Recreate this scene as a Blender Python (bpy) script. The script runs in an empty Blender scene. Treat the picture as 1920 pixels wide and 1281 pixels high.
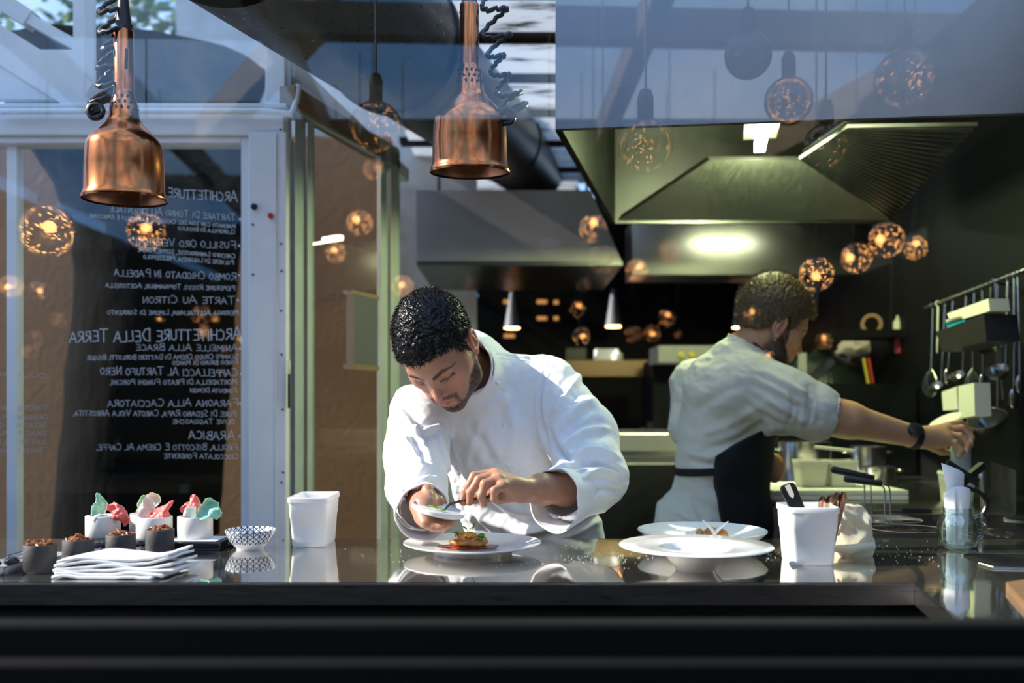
import bpy, bmesh, math, random
import numpy as np
from mathutils import Vector, Matrix, noise as mnoise
random.seed(7); RNG = np.random.default_rng(7)
C = bpy.context.scene.collection
SC = bpy.context.scene
PI = math.pi
# ------------------------------------------------------------------ camera, sky, sun, exposure
F, CX, CY, CZ = 1790.0, 960.0, 760.0, 1.21
cam_d = bpy.data.cameras.new('camera'); cam = bpy.data.objects.new('camera', cam_d); C.objects.link(cam)
cam.location = (0, 0, CZ); cam.rotation_euler = (PI/2, 0, 0)
cam_d.sensor_width = 36; cam_d.lens = 36*F/1920; cam_d.shift_y = (CY-640.5)/1920
cam_d.clip_start = 0.02; cam_d.clip_end = 200
cam_d.dof.use_dof = True; cam_d.dof.focus_distance = 1.98; cam_d.dof.aperture_fstop = 2.4
SC.camera = cam
SC.view_settings.view_transform = 'Standard'; SC.view_settings.look = 'None'
SC.view_settings.exposure = -0.02; SC.view_settings.gamma = 1.0
SC.view_settings.use_curve_mapping = False
SC.cycles.use_denoising = True; SC.cycles.use_adaptive_sampling = True; SC.cycles.adaptive_threshold = 0.02
SC.cycles.max_bounces = 8; SC.cycles.transparent_max_bounces = 24
SC.cycles.caustics_reflective = True; SC.cycles.caustics_refractive = False
SC.cycles.sample_clamp_indirect = 6.0
w = bpy.data.worlds.new('sky'); SC.world = w; w.use_nodes = True
nt = w.node_tree; bg = nt.nodes['Background']
tc = nt.nodes.new('ShaderNodeTexCoord'); nz = nt.nodes.new('ShaderNodeTexNoise'); rp = nt.nodes.new('ShaderNodeValToRGB')
nz.inputs['Scale'].default_value = 3.2; nz.inputs['Detail'].default_value = 5
rp.color_ramp.elements[0].position = 0.44; rp.color_ramp.elements[0].color = (0.12, 0.31, 0.68, 1)
rp.color_ramp.elements[1].position = 0.66; rp.color_ramp.elements[1].color = (0.70, 0.84, 1.0, 1)
nt.links.new(tc.outputs['Generated'], nz.inputs['Vector']); nt.links.new(nz.outputs['Fac'], rp.inputs['Fac'])
nt.links.new(rp.outputs['Color'], bg.inputs['Color']); bg.inputs['Strength'].default_value = 2.1
SUN_DIR = Vector((-0.80, -0.035, 0.50)).normalized()
sd = bpy.data.lights.new('sun', 'SUN'); sun = bpy.data.objects.new('sun', sd); C.objects.link(sun)
sd.energy = 10.0; sd.angle = 0.012; sd.color = (1.0, 0.92, 0.82)
sun.rotation_euler = SUN_DIR.to_track_quat('Z', 'Y').to_euler()

# ------------------------------------------------------------------ helpers
def P(px, py, Y): return Vector(((px-CX)/F*Y, Y, CZ+(CY-py)/F*Y))
def PZ(px, py, z):
    Y = (CZ-z)*F/(py-CY); return Vector(((px-CX)/F*Y, Y, z))
def S(px, Y): return px*Y/F
WL = {}
def tag(o, label=None, cat=None, group=None, kind=None):
    if label: o['label'] = label
    if cat: o['category'] = cat
    if group: o['group'] = group
    if kind: o['kind'] = kind
    return o
def thing(name, label, cat, loc=(0, 0, 0), group=None):
    o = bpy.data.objects.new(name, None); C.objects.link(o); o.location = loc; WL[o.name] = Vector(loc)
    o.empty_display_size = 0.05
    return tag(o, label, cat, group)
def link_mesh(name, me, m, parent=None, smooth=True):
    o = bpy.data.objects.new(name, me); C.objects.link(o)
    if m: me.materials.append(m)
    if parent is not None:
        o.parent = parent; off = WL[parent.name]; me.transform(Matrix.Translation(-off)); WL[o.name] = off
    else: WL[o.name] = Vector((0, 0, 0))
    if smooth: me.shade_smooth()
    return o
def obj(name, bm, m, parent=None, smooth=True, angle=35):
    bmesh.ops.recalc_face_normals(bm, faces=bm.faces)
    me = bpy.data.meshes.new(name); bm.to_mesh(me); bm.free()
    o = link_mesh(name, me, m, parent, smooth)
    if smooth:
        try: me.set_sharp_from_angle(angle=math.radians(angle))
        except Exception: pass
    return o
def pymesh(name, vs, fs, m, parent=None, smooth=True):
    me = bpy.data.meshes.new(name); me.from_pydata([tuple(v) for v in vs], [], fs); me.update()
    return link_mesh(name, me, m, parent, smooth)
def origin(o, loc):
    "move a top-level mesh's origin to loc"
    loc = Vector(loc); o.data.transform(Matrix.Translation(-loc)); o.location = loc; WL[o.name] = loc; return o
def NB(): return bmesh.new()
def box(bm, lo, hi, bev=0.0, seg=2):
    lo, hi = Vector(lo), Vector(hi)
    r = bmesh.ops.create_cube(bm, size=1.0); vs = r['verts']
    for v in vs: v.co = Vector([lo[i]+(v.co[i]+.5)*(hi[i]-lo[i]) for i in range(3)])
    if bev > 0:
        es = list({e for v in vs for e in v.link_edges})
        bmesh.ops.bevel(bm, geom=es, offset=bev, segments=seg, affect='EDGES', profile=.5)
    return bm
def hexa(bm, pts):
    "8 points: bottom ring 4, top ring 4"
    v = [bm.verts.new(p) for p in pts]
    for f in ((0,1,2,3),(4,5,6,7),(0,1,5,4),(1,2,6,5),(2,3,7,6),(3,0,4,7)): bm.faces.new([v[i] for i in f])
    return bm
def bar(bm, a, b, wx, wz, up=(0, 0, 1)):
    "rectangular bar from a to b"
    a, b = Vector(a), Vector(b); d = (b-a).normalized(); up = Vector(up)
    if abs(d.dot(up)) > .98: up = Vector((0, 1, 0))
    s = d.cross(up).normalized(); u = s.cross(d).normalized()
    q = [(-1,-1),(1,-1),(1,1),(-1,1)]
    return hexa(bm, [a+s*i*wx/2+u*j*wz/2 for i, j in q]+[b+s*i*wx/2+u*j*wz/2 for i, j in q])
def ring_loft(bm, rings, cap0=True, cap1=True):
    vr = [[bm.verts.new(p) for p in r] for r in rings]; n = len(vr[0])
    for a, b in zip(vr, vr[1:]):
        for i in range(n): bm.faces.new((a[i], a[(i+1) % n], b[(i+1) % n], b[i]))
    if cap0: bm.faces.new(vr[0][::-1])
    if cap1: bm.faces.new(vr[-1])
    return bm
def tube(bm, pts, r, n=8, caps=True):
    pts = [Vector(p) for p in pts]; rs = r if isinstance(r, (list, tuple)) else [r]*len(pts)
    t = (pts[1]-pts[0]).normalized(); u = t.orthogonal().normalized(); rings = []
    for i, p in enumerate(pts):
        t2 = (pts[min(i+1, len(pts)-1)]-pts[max(i-1, 0)]).normalized()
        u = (u-t2*u.dot(t2)).normalized(); v = t2.cross(u)
        rings.append([p+(u*math.cos(2*PI*k/n)+v*math.sin(2*PI*k/n))*rs[i] for k in range(n)])
    return ring_loft(bm, rings, caps, caps)
def lathe(bm, c, prof, n=40, M=None, cap0=False, cap1=False):
    "prof: list of (r, h); h along +z (or M's z)"
    c = Vector(c); M = M or Matrix.Identity(3)
    rings = [[c+M @ Vector((max(r, 1e-5)*math.cos(2*PI*k/n), max(r, 1e-5)*math.sin(2*PI*k/n), h)) for k in range(n)] for r, h in prof]
    return ring_loft(bm, rings, cap0, cap1)
def aim(d, up=(0, 0, 1)):
    "3x3 with z along d"
    return Vector(d).normalized().to_track_quat('Z', 'Y').to_matrix()
def dup(o, loc, label=None, rotz=None):
    c = o.copy(); C.objects.link(c); c.location = loc; WL[c.name] = Vector(loc)
    if label: c['label'] = label
    if rotz is not None: c.rotation_euler = (0, 0, rotz)
    for ch in list(o.children):
        k = ch.copy(); C.objects.link(k); k.parent = c
        for g in list(ch.children):
            q = g.copy(); C.objects.link(q); q.parent = k
    return c
def spline(pts, n):
    "Catmull-Rom through pts"
    p = [np.array(q, float) for q in pts]; p = [2*p[0]-p[1]]+p+[2*p[-1]-p[-2]]; out = []
    m = len(p)-3
    for k in range(n+1):
        s = k/n*m; i = min(int(s), m-1); t = s-i
        a, b, c_, d = p[i:i+4]
        out.append(.5*(2*b+(c_-a)*t+(2*a-5*b+4*c_-d)*t*t+(3*b-a-3*c_+d)*t**3))
    return out

# ------------------------------------------------------------------ materials
def mat(name, col, rough=.5, metal=0.0, bump=0.0, bscale=60, var=0.0, vscale=8, stretch=None, emis=None, estr=0.0, trans=0.0, sss=0.0, ior=1.45, coat=0.0, sheen=0.0, alpha=1.0, rvar=0.0, attr=None, sssr=(1.0,.4,.25)):
    m = bpy.data.materials.new(name); m.use_nodes = True; t = m.node_tree; b = t.nodes['Principled BSDF']; L = t.links.new
    b.inputs['Base Color'].default_value = (*col, 1); b.inputs['Roughness'].default_value = rough; b.inputs['Metallic'].default_value = metal
    b.inputs['IOR'].default_value = ior
    if trans: b.inputs['Transmission Weight'].default_value = trans
    if coat: b.inputs['Coat Weight'].default_value = coat
    if sheen: b.inputs['Sheen Weight'].default_value = sheen
    if alpha < 1: b.inputs['Alpha'].default_value = alpha
    if sss:
        b.inputs['Subsurface Weight'].default_value = sss; b.inputs['Subsurface Radius'].default_value = sssr; b.inputs['Subsurface Scale'].default_value = .008
    if emis: b.inputs['Emission Color'].default_value = (*emis, 1); b.inputs['Emission Strength'].default_value = estr
    if bump or var or rvar:
        tcn = t.nodes.new('ShaderNodeTexCoord'); mp = t.nodes.new('ShaderNodeMapping'); L(tcn.outputs['Object'], mp.inputs['Vector'])
        if stretch: mp.inputs['Scale'].default_value = stretch
    def nz(scale, det=4):
        n = t.nodes.new('ShaderNodeTexNoise'); n.inputs['Scale'].default_value = scale; n.inputs['Detail'].default_value = det; L(mp.outputs['Vector'], n.inputs['Vector']); return n
    if attr:
        a = t.nodes.new('ShaderNodeAttribute'); a.attribute_name = attr; L(a.outputs['Color'], b.inputs['Base Color'])
    if var:
        n = nz(vscale); mr = t.nodes.new('ShaderNodeMapRange'); L(n.outputs['Fac'], mr.inputs['Value'])
        mr.inputs['From Min'].default_value = .3; mr.inputs['From Max'].default_value = .7; mr.inputs['To Min'].default_value = 1-var; mr.inputs['To Max'].default_value = 1+var
        h = t.nodes.new('ShaderNodeVectorMath'); h.operation = 'SCALE'
        if attr: L(a.outputs['Color'], h.inputs[0])
        else: h.inputs[0].default_value = col
        L(mr.outputs['Result'], h.inputs['Scale']); L(h.outputs['Vector'], b.inputs['Base Color'])
    if rvar:
        n = nz(vscale*2); mr = t.nodes.new('ShaderNodeMapRange'); L(n.outputs['Fac'], mr.inputs['Value'])
        mr.inputs['To Min'].default_value = max(0, rough-rvar); mr.inputs['To Max'].default_value = rough+rvar; L(mr.outputs['Result'], b.inputs['Roughness'])
    if bump:
        n = nz(bscale); bn = t.nodes.new('ShaderNodeBump'); bn.inputs['Strength'].default_value = bump; bn.inputs['Distance'].default_value = .01
        L(n.outputs['Fac'], bn.inputs['Height']); L(bn.outputs['Normal'], b.inputs['Normal'])
    return m
def glass_mat(name, refl=.08, tint=(1, 1, 1), fres=True, rough=0.0, smear=0.0, rcol=(1, 1, 1)):
    "a thin pane: mostly transparent, part mirror"
    m = bpy.data.materials.new(name); m.use_nodes = True; t = m.node_tree; t.nodes.clear(); L = t.links.new
    o = t.nodes.new('ShaderNodeOutputMaterial'); tr = t.nodes.new('ShaderNodeBsdfTransparent'); gl = t.nodes.new('ShaderNodeBsdfGlossy'); mx = t.nodes.new('ShaderNodeMixShader')
    tr.inputs['Color'].default_value = (*tint, 1); gl.inputs['Roughness'].default_value = rough; gl.inputs['Color'].default_value = (*rcol, 1)
    fac = None
    if fres:
        lw = t.nodes.new('ShaderNodeLayerWeight'); lw.inputs['Blend'].default_value = .25
        mr = t.nodes.new('ShaderNodeMapRange'); mr.inputs['To Min'].default_value = refl; mr.inputs['To Max'].default_value = min(1, refl*6)
        L(lw.outputs['Fresnel'], mr.inputs['Value']); fac = mr.outputs['Result']; L(fac, mx.inputs['Fac'])
    else: mx.inputs['Fac'].default_value = refl
    L(tr.outputs['BSDF'], mx.inputs[1]); L(gl.outputs['BSDF'], mx.inputs[2]); sh = mx.outputs['Shader']
    if smear:
        df = t.nodes.new('ShaderNodeBsdfDiffuse'); df.inputs['Color'].default_value = (.8, .85, .9, 1); m2 = t.nodes.new('ShaderNodeMixShader')
        tcn = t.nodes.new('ShaderNodeTexCoord'); n = t.nodes.new('ShaderNodeTexNoise'); n.inputs['Scale'].default_value = 2.5; n.inputs['Detail'].default_value = 6; L(tcn.outputs['Object'], n.inputs['Vector'])
        r2 = t.nodes.new('ShaderNodeMapRange'); r2.inputs['From Min'].default_value = .45; r2.inputs['From Max'].default_value = .8; r2.inputs['To Max'].default_value = smear; L(n.outputs['Fac'], r2.inputs['Value'])
        L(r2.outputs['Result'], m2.inputs['Fac']); L(sh, m2.inputs[1]); L(df.outputs['BSDF'], m2.inputs[2]); sh = m2.outputs['Shader']
    L(sh, o.inputs['Surface']); return m
M = {}
M['white_frame'] = mat('white_frame', (.78, .78, .77), .45, var=.06, vscale=5)
M['white_plastic'] = mat('white_plastic', (.80, .80, .80), .35, sss=.05)
M['porcelain'] = mat('porcelain', (.82, .81, .79), .12, coat=.4)
M['steel_top'] = mat('steel_top', (.60, .58, .54), .05, .96, bump=.015, bscale=14, rvar=.03, var=.12, vscale=4)
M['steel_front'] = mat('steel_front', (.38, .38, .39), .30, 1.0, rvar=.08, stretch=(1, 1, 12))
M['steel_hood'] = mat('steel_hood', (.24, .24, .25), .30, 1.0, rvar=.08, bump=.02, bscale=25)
M['steel'] = mat('steel', (.55, .54, .52), .22, 1.0, rvar=.06)
M['steel_dark'] = mat('steel_dark', (.10, .10, .10), .35, 1.0, rvar=.1)
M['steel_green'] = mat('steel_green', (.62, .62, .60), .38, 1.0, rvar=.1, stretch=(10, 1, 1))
M['black'] = mat('black', (.005, .0055, .006), .5, var=.3)
M['black_gloss'] = mat('black_gloss', (.008, .008, .009), .06)
M['black_plastic'] = mat('black_plastic', (.015, .015, .016), .35)
M['dark_wall'] = mat('dark_wall', (.0045, .005, .005), .55, var=.3, vscale=2)
M['dark_floor'] = mat('dark_floor', (.008, .008, .008), .5, var=.2)
M['copper'] = mat('copper', (.60, .195, .07), .19, 1.0)
M['copper_in'] = mat('copper_in', (.30, .14, .08), .35, 1.0)
M['rubber'] = mat('rubber', (.012, .014, .017), .4)
M['terracotta'] = mat('terracotta', (.34, .17, .08), .8, var=.18, vscale=1.2, bump=.15, bscale=30)
M['bark'] = mat('bark', (.004, .0035, .003), .9, var=.4, vscale=9, bump=.8, bscale=22, stretch=(1, 1, .35))
M['leaf'] = mat('leaf', (.10, .17, .05), .5, var=.4, vscale=3)
M['timber_white'] = mat('timber_white', (.60, .64, .66), .6, var=.35, vscale=3, stretch=(.3, 1, 4))
M['timber'] = mat('timber', (.22, .15, .09), .6, var=.3, vscale=5, stretch=(.2, 1, 4))
M['duct'] = mat('duct', (.045, .05, .055), .38, .7, bump=.1, bscale=20)
M['marble'] = mat('marble', (.78, .76, .72), .35, sss=.35, var=.08, vscale=20)
M['clay'] = mat('clay', (.045, .042, .042), .6, bump=.1, bscale=150)
M['napkin'] = mat('napkin', (.80, .80, .80), .85, bump=.12, bscale=220)
M['marker'] = mat('marker', (.66, .68, .70), .7)
M['marker_faint'] = mat('marker_faint', (.46, .46, .47), .8)
M['wood_board'] = mat('wood_board', (.17, .09, .042), .5, var=.2, vscale=10, stretch=(.3, 4, 1))
M['white_board'] = mat('white_board', (.80, .78, .66), .5)
M['paper'] = mat('paper', (.84, .85, .88), .8)
M['grey_paper'] = mat('grey_paper', (.10, .10, .11), .7)
M['tube'] = mat('tube', (1, 1, .9), .5, emis=(.95, 1.0, .68), estr=24)
M['warm'] = mat('warm', (1, .6, .3), .5, emis=(1, .50, .17), estr=48)
M['warm_dim'] = mat('warm_dim', (1, .6, .3), .5, emis=(1, .48, .17), estr=24)
M['sill_black'] = mat('sill_black', (.004, .0045, .005), .8); M['sill_black'].node_tree.nodes['Principled BSDF'].inputs['Specular IOR Level'].default_value = .12
M['pane'] = glass_mat('pane', .042, (1, 1, 1), True)
M['door_glass'] = glass_mat('door_glass', .04, (.95, .97, .97), True)
M['jar_glass'] = glass_mat('jar_glass', .12, (.88, .94, .92), True, rough=.03)
M['globe_glass'] = glass_mat('globe_glass', .14, (.55, .50, .46), True, rough=.03)
for k_ in ('bark', 'dark_wall', 'black', 'dark_floor'): M[k_].node_tree.nodes['Principled BSDF'].inputs['Specular IOR Level'].default_value = .12
M['globe_dark'] = glass_mat('globe_dark', .16, (.22, .21, .21), True, rough=.03)
M['wax_bag'] = mat('wax_bag', (.80, .74, .56), .35, sss=.5, trans=.25, var=.12, vscale=14, bump=.2, bscale=40)
# ------------------------------------------------------------------ the setting
def struct(name, bm, m, label=None, parent=None, smooth=False):
    o = obj(name, bm, m, parent, smooth)
    if parent is None: tag(o, label, None, None, 'structure')
    return o
M['roof_panel'] = bpy.data.materials.new('roof_panel'); M['roof_panel'].use_nodes = True
t = M['roof_panel'].node_tree; t.nodes.clear(); L = t.links.new
o_ = t.nodes.new('ShaderNodeOutputMaterial'); tl = t.nodes.new('ShaderNodeBsdfTranslucent'); df = t.nodes.new('ShaderNodeBsdfDiffuse'); mx = t.nodes.new('ShaderNodeMixShader')
tcn = t.nodes.new('ShaderNodeTexCoord'); mp = t.nodes.new('ShaderNodeMapping'); mp.inputs['Scale'].default_value = (2.0, 7, 1); nzz = t.nodes.new('ShaderNodeTexNoise'); nzz.inputs['Scale'].default_value = 1.6; nzz.inputs['Detail'].default_value = 8; nzz.inputs['Roughness'].default_value = .7
cr = t.nodes.new('ShaderNodeValToRGB'); cr.color_ramp.elements[0].position = .34; cr.color_ramp.elements[0].color = (.02, .02, .02, 1); cr.color_ramp.elements[1].position = .47; cr.color_ramp.elements[1].color = (.72, .74, .75, 1)
L(tcn.outputs['Object'], mp.inputs['Vector']); L(mp.outputs['Vector'], nzz.inputs['Vector']); L(nzz.outputs['Fac'], cr.inputs['Fac'])
L(cr.outputs['Color'], tl.inputs['Color']); L(cr.outputs['Color'], df.inputs['Color']); mx.inputs['Fac'].default_value = .3
L(tl.outputs['BSDF'], mx.inputs[1]); L(df.outputs['BSDF'], mx.inputs[2]); L(mx.outputs['Shader'], o_.inputs['Surface'])

struct('floor', box(NB(), (-4, -7.5, -.1), (3, 7.5, 0)), M['dark_floor'], 'dark floor of the kitchen and the dining room')
struct('wall_back', box(NB(), (-.95, 6.4, 0), (3, 6.5, 2.6)), M['dark_wall'], 'black back wall of the kitchen')
struct('wall_right', box(NB(), (1.68, 1.2, 0), (1.76, 6.5, 2.8)), M['dark_wall'], 'dark wall behind the hanging utensils')
struct('wall_sun_block', box(NB(), (-3.3, 2.36, 0), (-3.2, 2.95, 4.2)), M['dark_wall'], 'unseen sun-blocking slab added beyond the left of the frame')  # added out of view to keep the sun off the back kitchen
struct('wall_outside', box(NB(), (-4.6, 5.0, 0), (-.64, 5.15, 2.62)), M['terracotta'], 'terracotta plastered wall outside the glass door')
struct('wall_outside_upper', box(NB(), (-1.9, 5.4, 0), (-.2, 5.5, 4.2)), mat('pale_panel', (.42, .44, .45), .8, var=.15), 'pale upper wall outside behind the black duct')
struct('wall_dining', box(NB(), (-4, -7.5, 0), (3, -7.4, 3.0)), M['dark_wall'], 'dark far wall of the dining room')
bm = NB(); box(bm, (.42, 2.35, 2.72), (1.76, 6.5, 2.80)); box(bm, (-.5, 6.3, 2.6), (.42, 6.5, 2.8))
struct('ceiling', bm, M['black'], 'black ceiling over the kitchen')
# glazed roof behind the duct: frosted dirty panels between dark rafters
for k, yc in enumerate((3.05, 3.44, 3.88, 4.36, 4.88, 5.44, 6.02)):
    h = .155+.012*k
    struct('roof_panel', box(NB(), (-.55, yc-h, 2.62), (.42, yc+h, 2.63)), M['roof_panel'], 'frosted weathered roof panel between the duct and the hood')
    struct('roof_beam', box(NB(), (-.6, yc+h, 2.612), (.44, yc+h+.10, 2.64)), M['black'], 'dark rafter between frosted roof panels')
# counter
bm = NB()
out = [(-3.0, 1.563), (.657, 1.563), (.588, 1.20), (1.66, 1.20), (1.66, 2.076), (-3.0, 2.076)]
lo = [bm.verts.new((x, y, .885)) for x, y in out]; hi = [bm.verts.new((x, y, .92)) for x, y in out]
bm.faces.new(lo[::-1]); bm.faces.new(hi)
for i in range(6): bm.faces.new((lo[i], lo[(i+1) % 6], hi[(i+1) % 6], hi[i]))
bmesh.ops.bevel(bm, geom=[e for e in bm.edges if all(v.co.z > .91 for v in e.verts)], offset=.003, segments=2, affect='EDGES')
ct = thing('counter', 'long polished steel pass counter in front of the white-jacketed chef', 'counter', (0, 1.8, 0))
obj('worktop', bm, M['steel_top'], ct, True, 30)
fr = NB(); box(fr, (-3.0, 1.556, .884), (.655, 1.5625, .9175)); obj('front_edge', fr, M['steel_front'], ct, False)
bs = NB(); box(bs, (-3.0, 1.64, 0), (.70, 2.03, .884)); box(bs, (.70, 1.28, 0), (1.62, 2.03, .884)); obj('base', bs, M['black'], ct, False)
# window at the front: sill and pane
bm = NB(); box(bm, (-3.0, .965, .86), (3.0, .995, .989), .005); box(bm, (-3.0, .94, .70), (3.0, .98, .955), .004); box(bm, (-3, .85, 0), (3, .97, .86), .004)
wn = struct('window_1', bm, M['sill_black'], 'black window sill under the large front pane')
WL['window_1'] = Vector((0, 0, 0))
pn = struct('pane', box(NB(), (-3.0, .997, .95), (3.0, 1.0, 3.1)), M['pane'], parent=wn); pn['label'] = 'clear front pane carrying the reflections of the dining room'
# dining-room glass roof: dark rafters seen only in the pane and the steel
struct('ceiling_dining', box(NB(), (-4, -7.5, 3.0), (3, -4.3, 3.1)), M['dark_wall'], 'dark solid ceiling over the far part of the dining room')
struct('wall_dining_left', box(NB(), (-4.1, -7.5, 0), (-4, .2, 2.9)), M['dark_wall'], 'dark left wall of the dining room')
def beam(a, b, w_, h_, m='timber', label='dark rafter of the dining room roof'):
    return struct('ceiling_beam', bar(NB(), a, b, w_, h_), M[m], label)
beam((-3, -4.6, 3.0), (3, -4.6, 3.0), .2, .22); beam((-3, -2.6, 3.1), (3, -2.9, 3.1), .12, .16); beam((-3, -.9, 3.2), (3, -1.1, 3.2), .12, .16)
for x in (-2.6, -1.3, 0.55, 2.3): beam((x, -6, 2.95), (x+.25, 1.2, 3.25), .10, .16)
beam((1.2, -5.2, 2.75), (2.9, -2.4, 3.3), .16, .2); beam((-2.6, -5.0, 2.8), (-1.0, -3.2, 3.4), .16, .2)
struct('wall_dining_right', box(NB(), (2.05, -7.4, 0), (2.15, .9, 3.0)), M['dark_wall'], 'dark side wall of the dining room')
# white glazed screen on the left
Y0 = 2.8
def zz(py, Y=Y0): return CZ+(CY-py)/F*Y
def xx(px, Y=Y0): return (px-CX)/F*Y
wf = M['white_frame']
bm = NB(); box(bm, (xx(476), 2.74, 0), (xx(546), 2.86, zz(258)), .004); box(bm, (xx(504), 2.757, zz(258)), (xx(541), 2.843, 2.7), .004); box(bm, (xx(526), 2.735, 0), (xx(528), 2.745, zz(262)))
struct('trim_1', bm, wf, 'white post between the menu door and the glass side door')
bm = NB(); box(bm, (-4, 2.75, zz(262)), (xx(540), 2.85, zz(214)), .004); box(bm, (-4, 2.74, zz(214)), (xx(546), 2.87, zz(205)), .003)
struct('trim_2', bm, wf, 'white horizontal beam above the menu door')
bm = NB(); bar(bm, P(-200, -40, 2.8), P(168, 190, 2.8), .10, .075, (0, 1, 0)); bar(bm, P(-200, -130, 2.82), P(60, 40, 2.82), .05, .06, (0, 1, 0)); bar(bm, P(60, 40, 2.82), P(168, 100, 2.82), .03, .05, (0, 1, 0))
box(bm, (xx(148), 2.76, zz(206)), (xx(170), 2.84, 2.75), .003); box(bm, (xx(0), 2.77, zz(192)), (xx(150), 2.80, zz(100)))
struct('trim_3', bm, wf, 'white sloping roof frame above the menu door')
bm = NB(); tube(bm, [P(0, 209, 2.72), P(250, 208, 2.72), P(500, 209, 2.72), P(545, 214, 2.73), P(556, 190, 2.75), P(560, 160, 2.76)], .009, 10)
cd = obj('conduit_pipe', bm, M['white_frame']); tag(cd, 'thin pale conduit pipe running along the white beam', 'pipe')
d1 = struct('door_1', (lambda b: (box(b, (xx(458), 2.765, 0), (xx(476), 2.835, zz(262)), .003), box(b, (-4, 2.765, zz(274)), (xx(458), 2.835, zz(262)), .003), box(b, (-4, 2.765, 0), (xx(458), 2.835, .12)), box(b, (xx(15), 2.79, 0), (xx(35), 2.83, zz(274)), .003), b)[-1])(NB()), wf, 'white framed glass door with the handwritten menu')
WL['door_1'] = Vector((0, 0, 0))
struct('glass', box(NB(), (-3.2, 2.798, .12), (xx(459), 2.802, zz(274))), M['door_glass'], parent=d1)
w2 = struct('window_2', (lambda b: (box(b, (xx(541), 2.78, zz(205)), (xx(548), 2.82, 2.75)), b)[-1])(NB()), wf, 'glass transom above the menu door')
WL['window_2'] = Vector((0, 0, 0))
struct('glass', box(NB(), (-3.2, 2.815, zz(205)), (xx(505), 2.819, 2.72)), M['door_glass'], parent=w2)
# side glass door going back
A = P(556, 760, 2.80); B = P(748, 760, 3.46)
def on(s, z, off=0.0): q = A.lerp(B, s); return Vector((q.x, q.y-off, z))
M['green_frame'] = mat('green_frame', (.40, .46, .43), .4, var=.08)
bm = NB(); zt = 2.117
for s0, s1 in ((0.0, .055), (.10, .13), (.91, 1.0), (.80, .86)): hexa(bm, [on(s0, 0, .02), on(s1, 0, .02), on(s1, 0, -.03), on(s0, 0, -.03), on(s0, zt, .02), on(s1, zt, .02), on(s1, zt, -.03), on(s0, zt, -.03)])
hexa(bm, [on(0, zt-.05, .02), on(1, zt-.05, .02), on(1, zt-.05, -.03), on(0, zt-.05, -.03), on(0, zt+.02, .02), on(1, zt+.02, .02), on(1, zt+.02, -.03), on(0, zt+.02, -.03)])
d2 = struct('door_2', bm, M['green_frame'], 'pale green framed glass door standing beside the chef'); WL['door_2'] = Vector((0, 0, 0))
bm = NB(); hexa(bm, [on(.05, .05), on(.92, .05), on(.92, .05, -.004), on(.05, .05, -.004), on(.05, zt-.04), on(.92, zt-.04), on(.92, zt-.04, -.004), on(.05, zt-.04, -.004)])
struct('glass', bm, M['door_glass'], parent=d2)
bm = NB(); bar(bm, P(538, 180, 2.75), P(735, 300, 3.46), .05, .06); struct('trim_4', bm, M['timber'], 'dark timber rail above the glass side door')
bm = NB(); bar(bm, P(545, 130, 2.80), P(760, 330, 3.8), .03, .05); struct('trim_5', bm, wf, 'pale rail above the glass side door')
bm = NB(); hexa(bm, [P(420, -25, 2.2)+Vector((0, 0, -.01)), P(455, -25, 2.2), P(668, 160, 3.1), P(655, 168, 3.1)]+[P(420, -25, 2.25)+Vector((0, 0, .01)), P(455, -25, 2.25)+Vector((0, 0, .02)), P(668, 155, 3.15), P(655, 162, 3.15)])
struct('trim_6', bm, mat('sunlit_edge_white', (.85, .85, .84), .3), 'white strip standing in for the sunlit edge of the black duct')  # white bar draws the sunlit edge of the duct as an object
# handle, pins, screws of the screen
h = thing('door_handle', 'slim black pull handle with pale upper end on the white post', 'handle', P(542, 760, 2.72))
obj('grip', box(NB(), P(539, 766, 2.715), P(545, 702, 2.735), .002), M['black_plastic'], h); obj('cap', box(NB(), P(539, 700, 2.712), P(545, 676, 2.735), .003), mat('cream', (.7, .62, .48), .5), h)
def pin(px, py, r, m, label):
    c = P(px, py, 2.735); o = obj('magnet', lathe(NB(), c, [(0, .0), (S(r, 2.73), .0), (S(r, 2.73), .006), (S(r*.7, 2.73), .010), (0, .011)], 20, aim((0, -1, 0))), m); tag(o, label, 'magnet'); return origin(o, c)
pin(477, 388, 6, M['black_plastic'], 'round black magnet on the white post'); pin(508, 405, 5.5, mat('red', (.45, .02, .02), .4), 'round red magnet on the white post')
for i, (px, py) in enumerate(((526, 243), (527, 457), (528, 508), (474, 515), (474, 421), (527, 583), (528, 665), (530, 768), (531, 886), (528, 905))):
    c = P(px, py, 2.738); o = obj('screw', lathe(NB(), c, [(0, 0), (.0035, 0), (.003, .002), (0, .0025)], 10, aim((0, -1, 0))), M['steel_dark']); tag(o, 'small dark screw head in the white post', 'screw', 'screws in the white post'); origin(o, c)
# outside: trunk, foliage
def trunk():
    prof = [(1080, 100, 412), (1010, 108, 406), (900, 115, 412), (800, 126, 424), (700, 132, 430), (600, 146, 434), (520, 150, 440), (430, 140, 448), (350, 110, 452), (280, 62, 456), (200, 20, 470), (120, -30, 500)]
    Y = 4.1; rings = []; n = 64
    for k in range(len(prof)-1):
        for s in range(8):
            u = s/8; py, a, b = [prof[k][i]*(1-u)+prof[k+1][i]*u for i in range(3)]
            c = P((a+b)/2, py, Y); r = S((b-a)/2, Y); ring = []
            for j in range(n):
                th = 2*PI*j/n; q = 1+.035*mnoise.noise(Vector((math.cos(th)*3, math.sin(th)*3, c.z*3)))+.02*mnoise.noise(Vector((math.cos(th)*14, math.sin(th)*14, c.z*9)))
                ring.append(c+Vector((math.cos(th)*r*q, math.sin(th)*r*.8*q, 0)))
            rings.append(ring)
    return ring_loft(NB(), rings)
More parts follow.
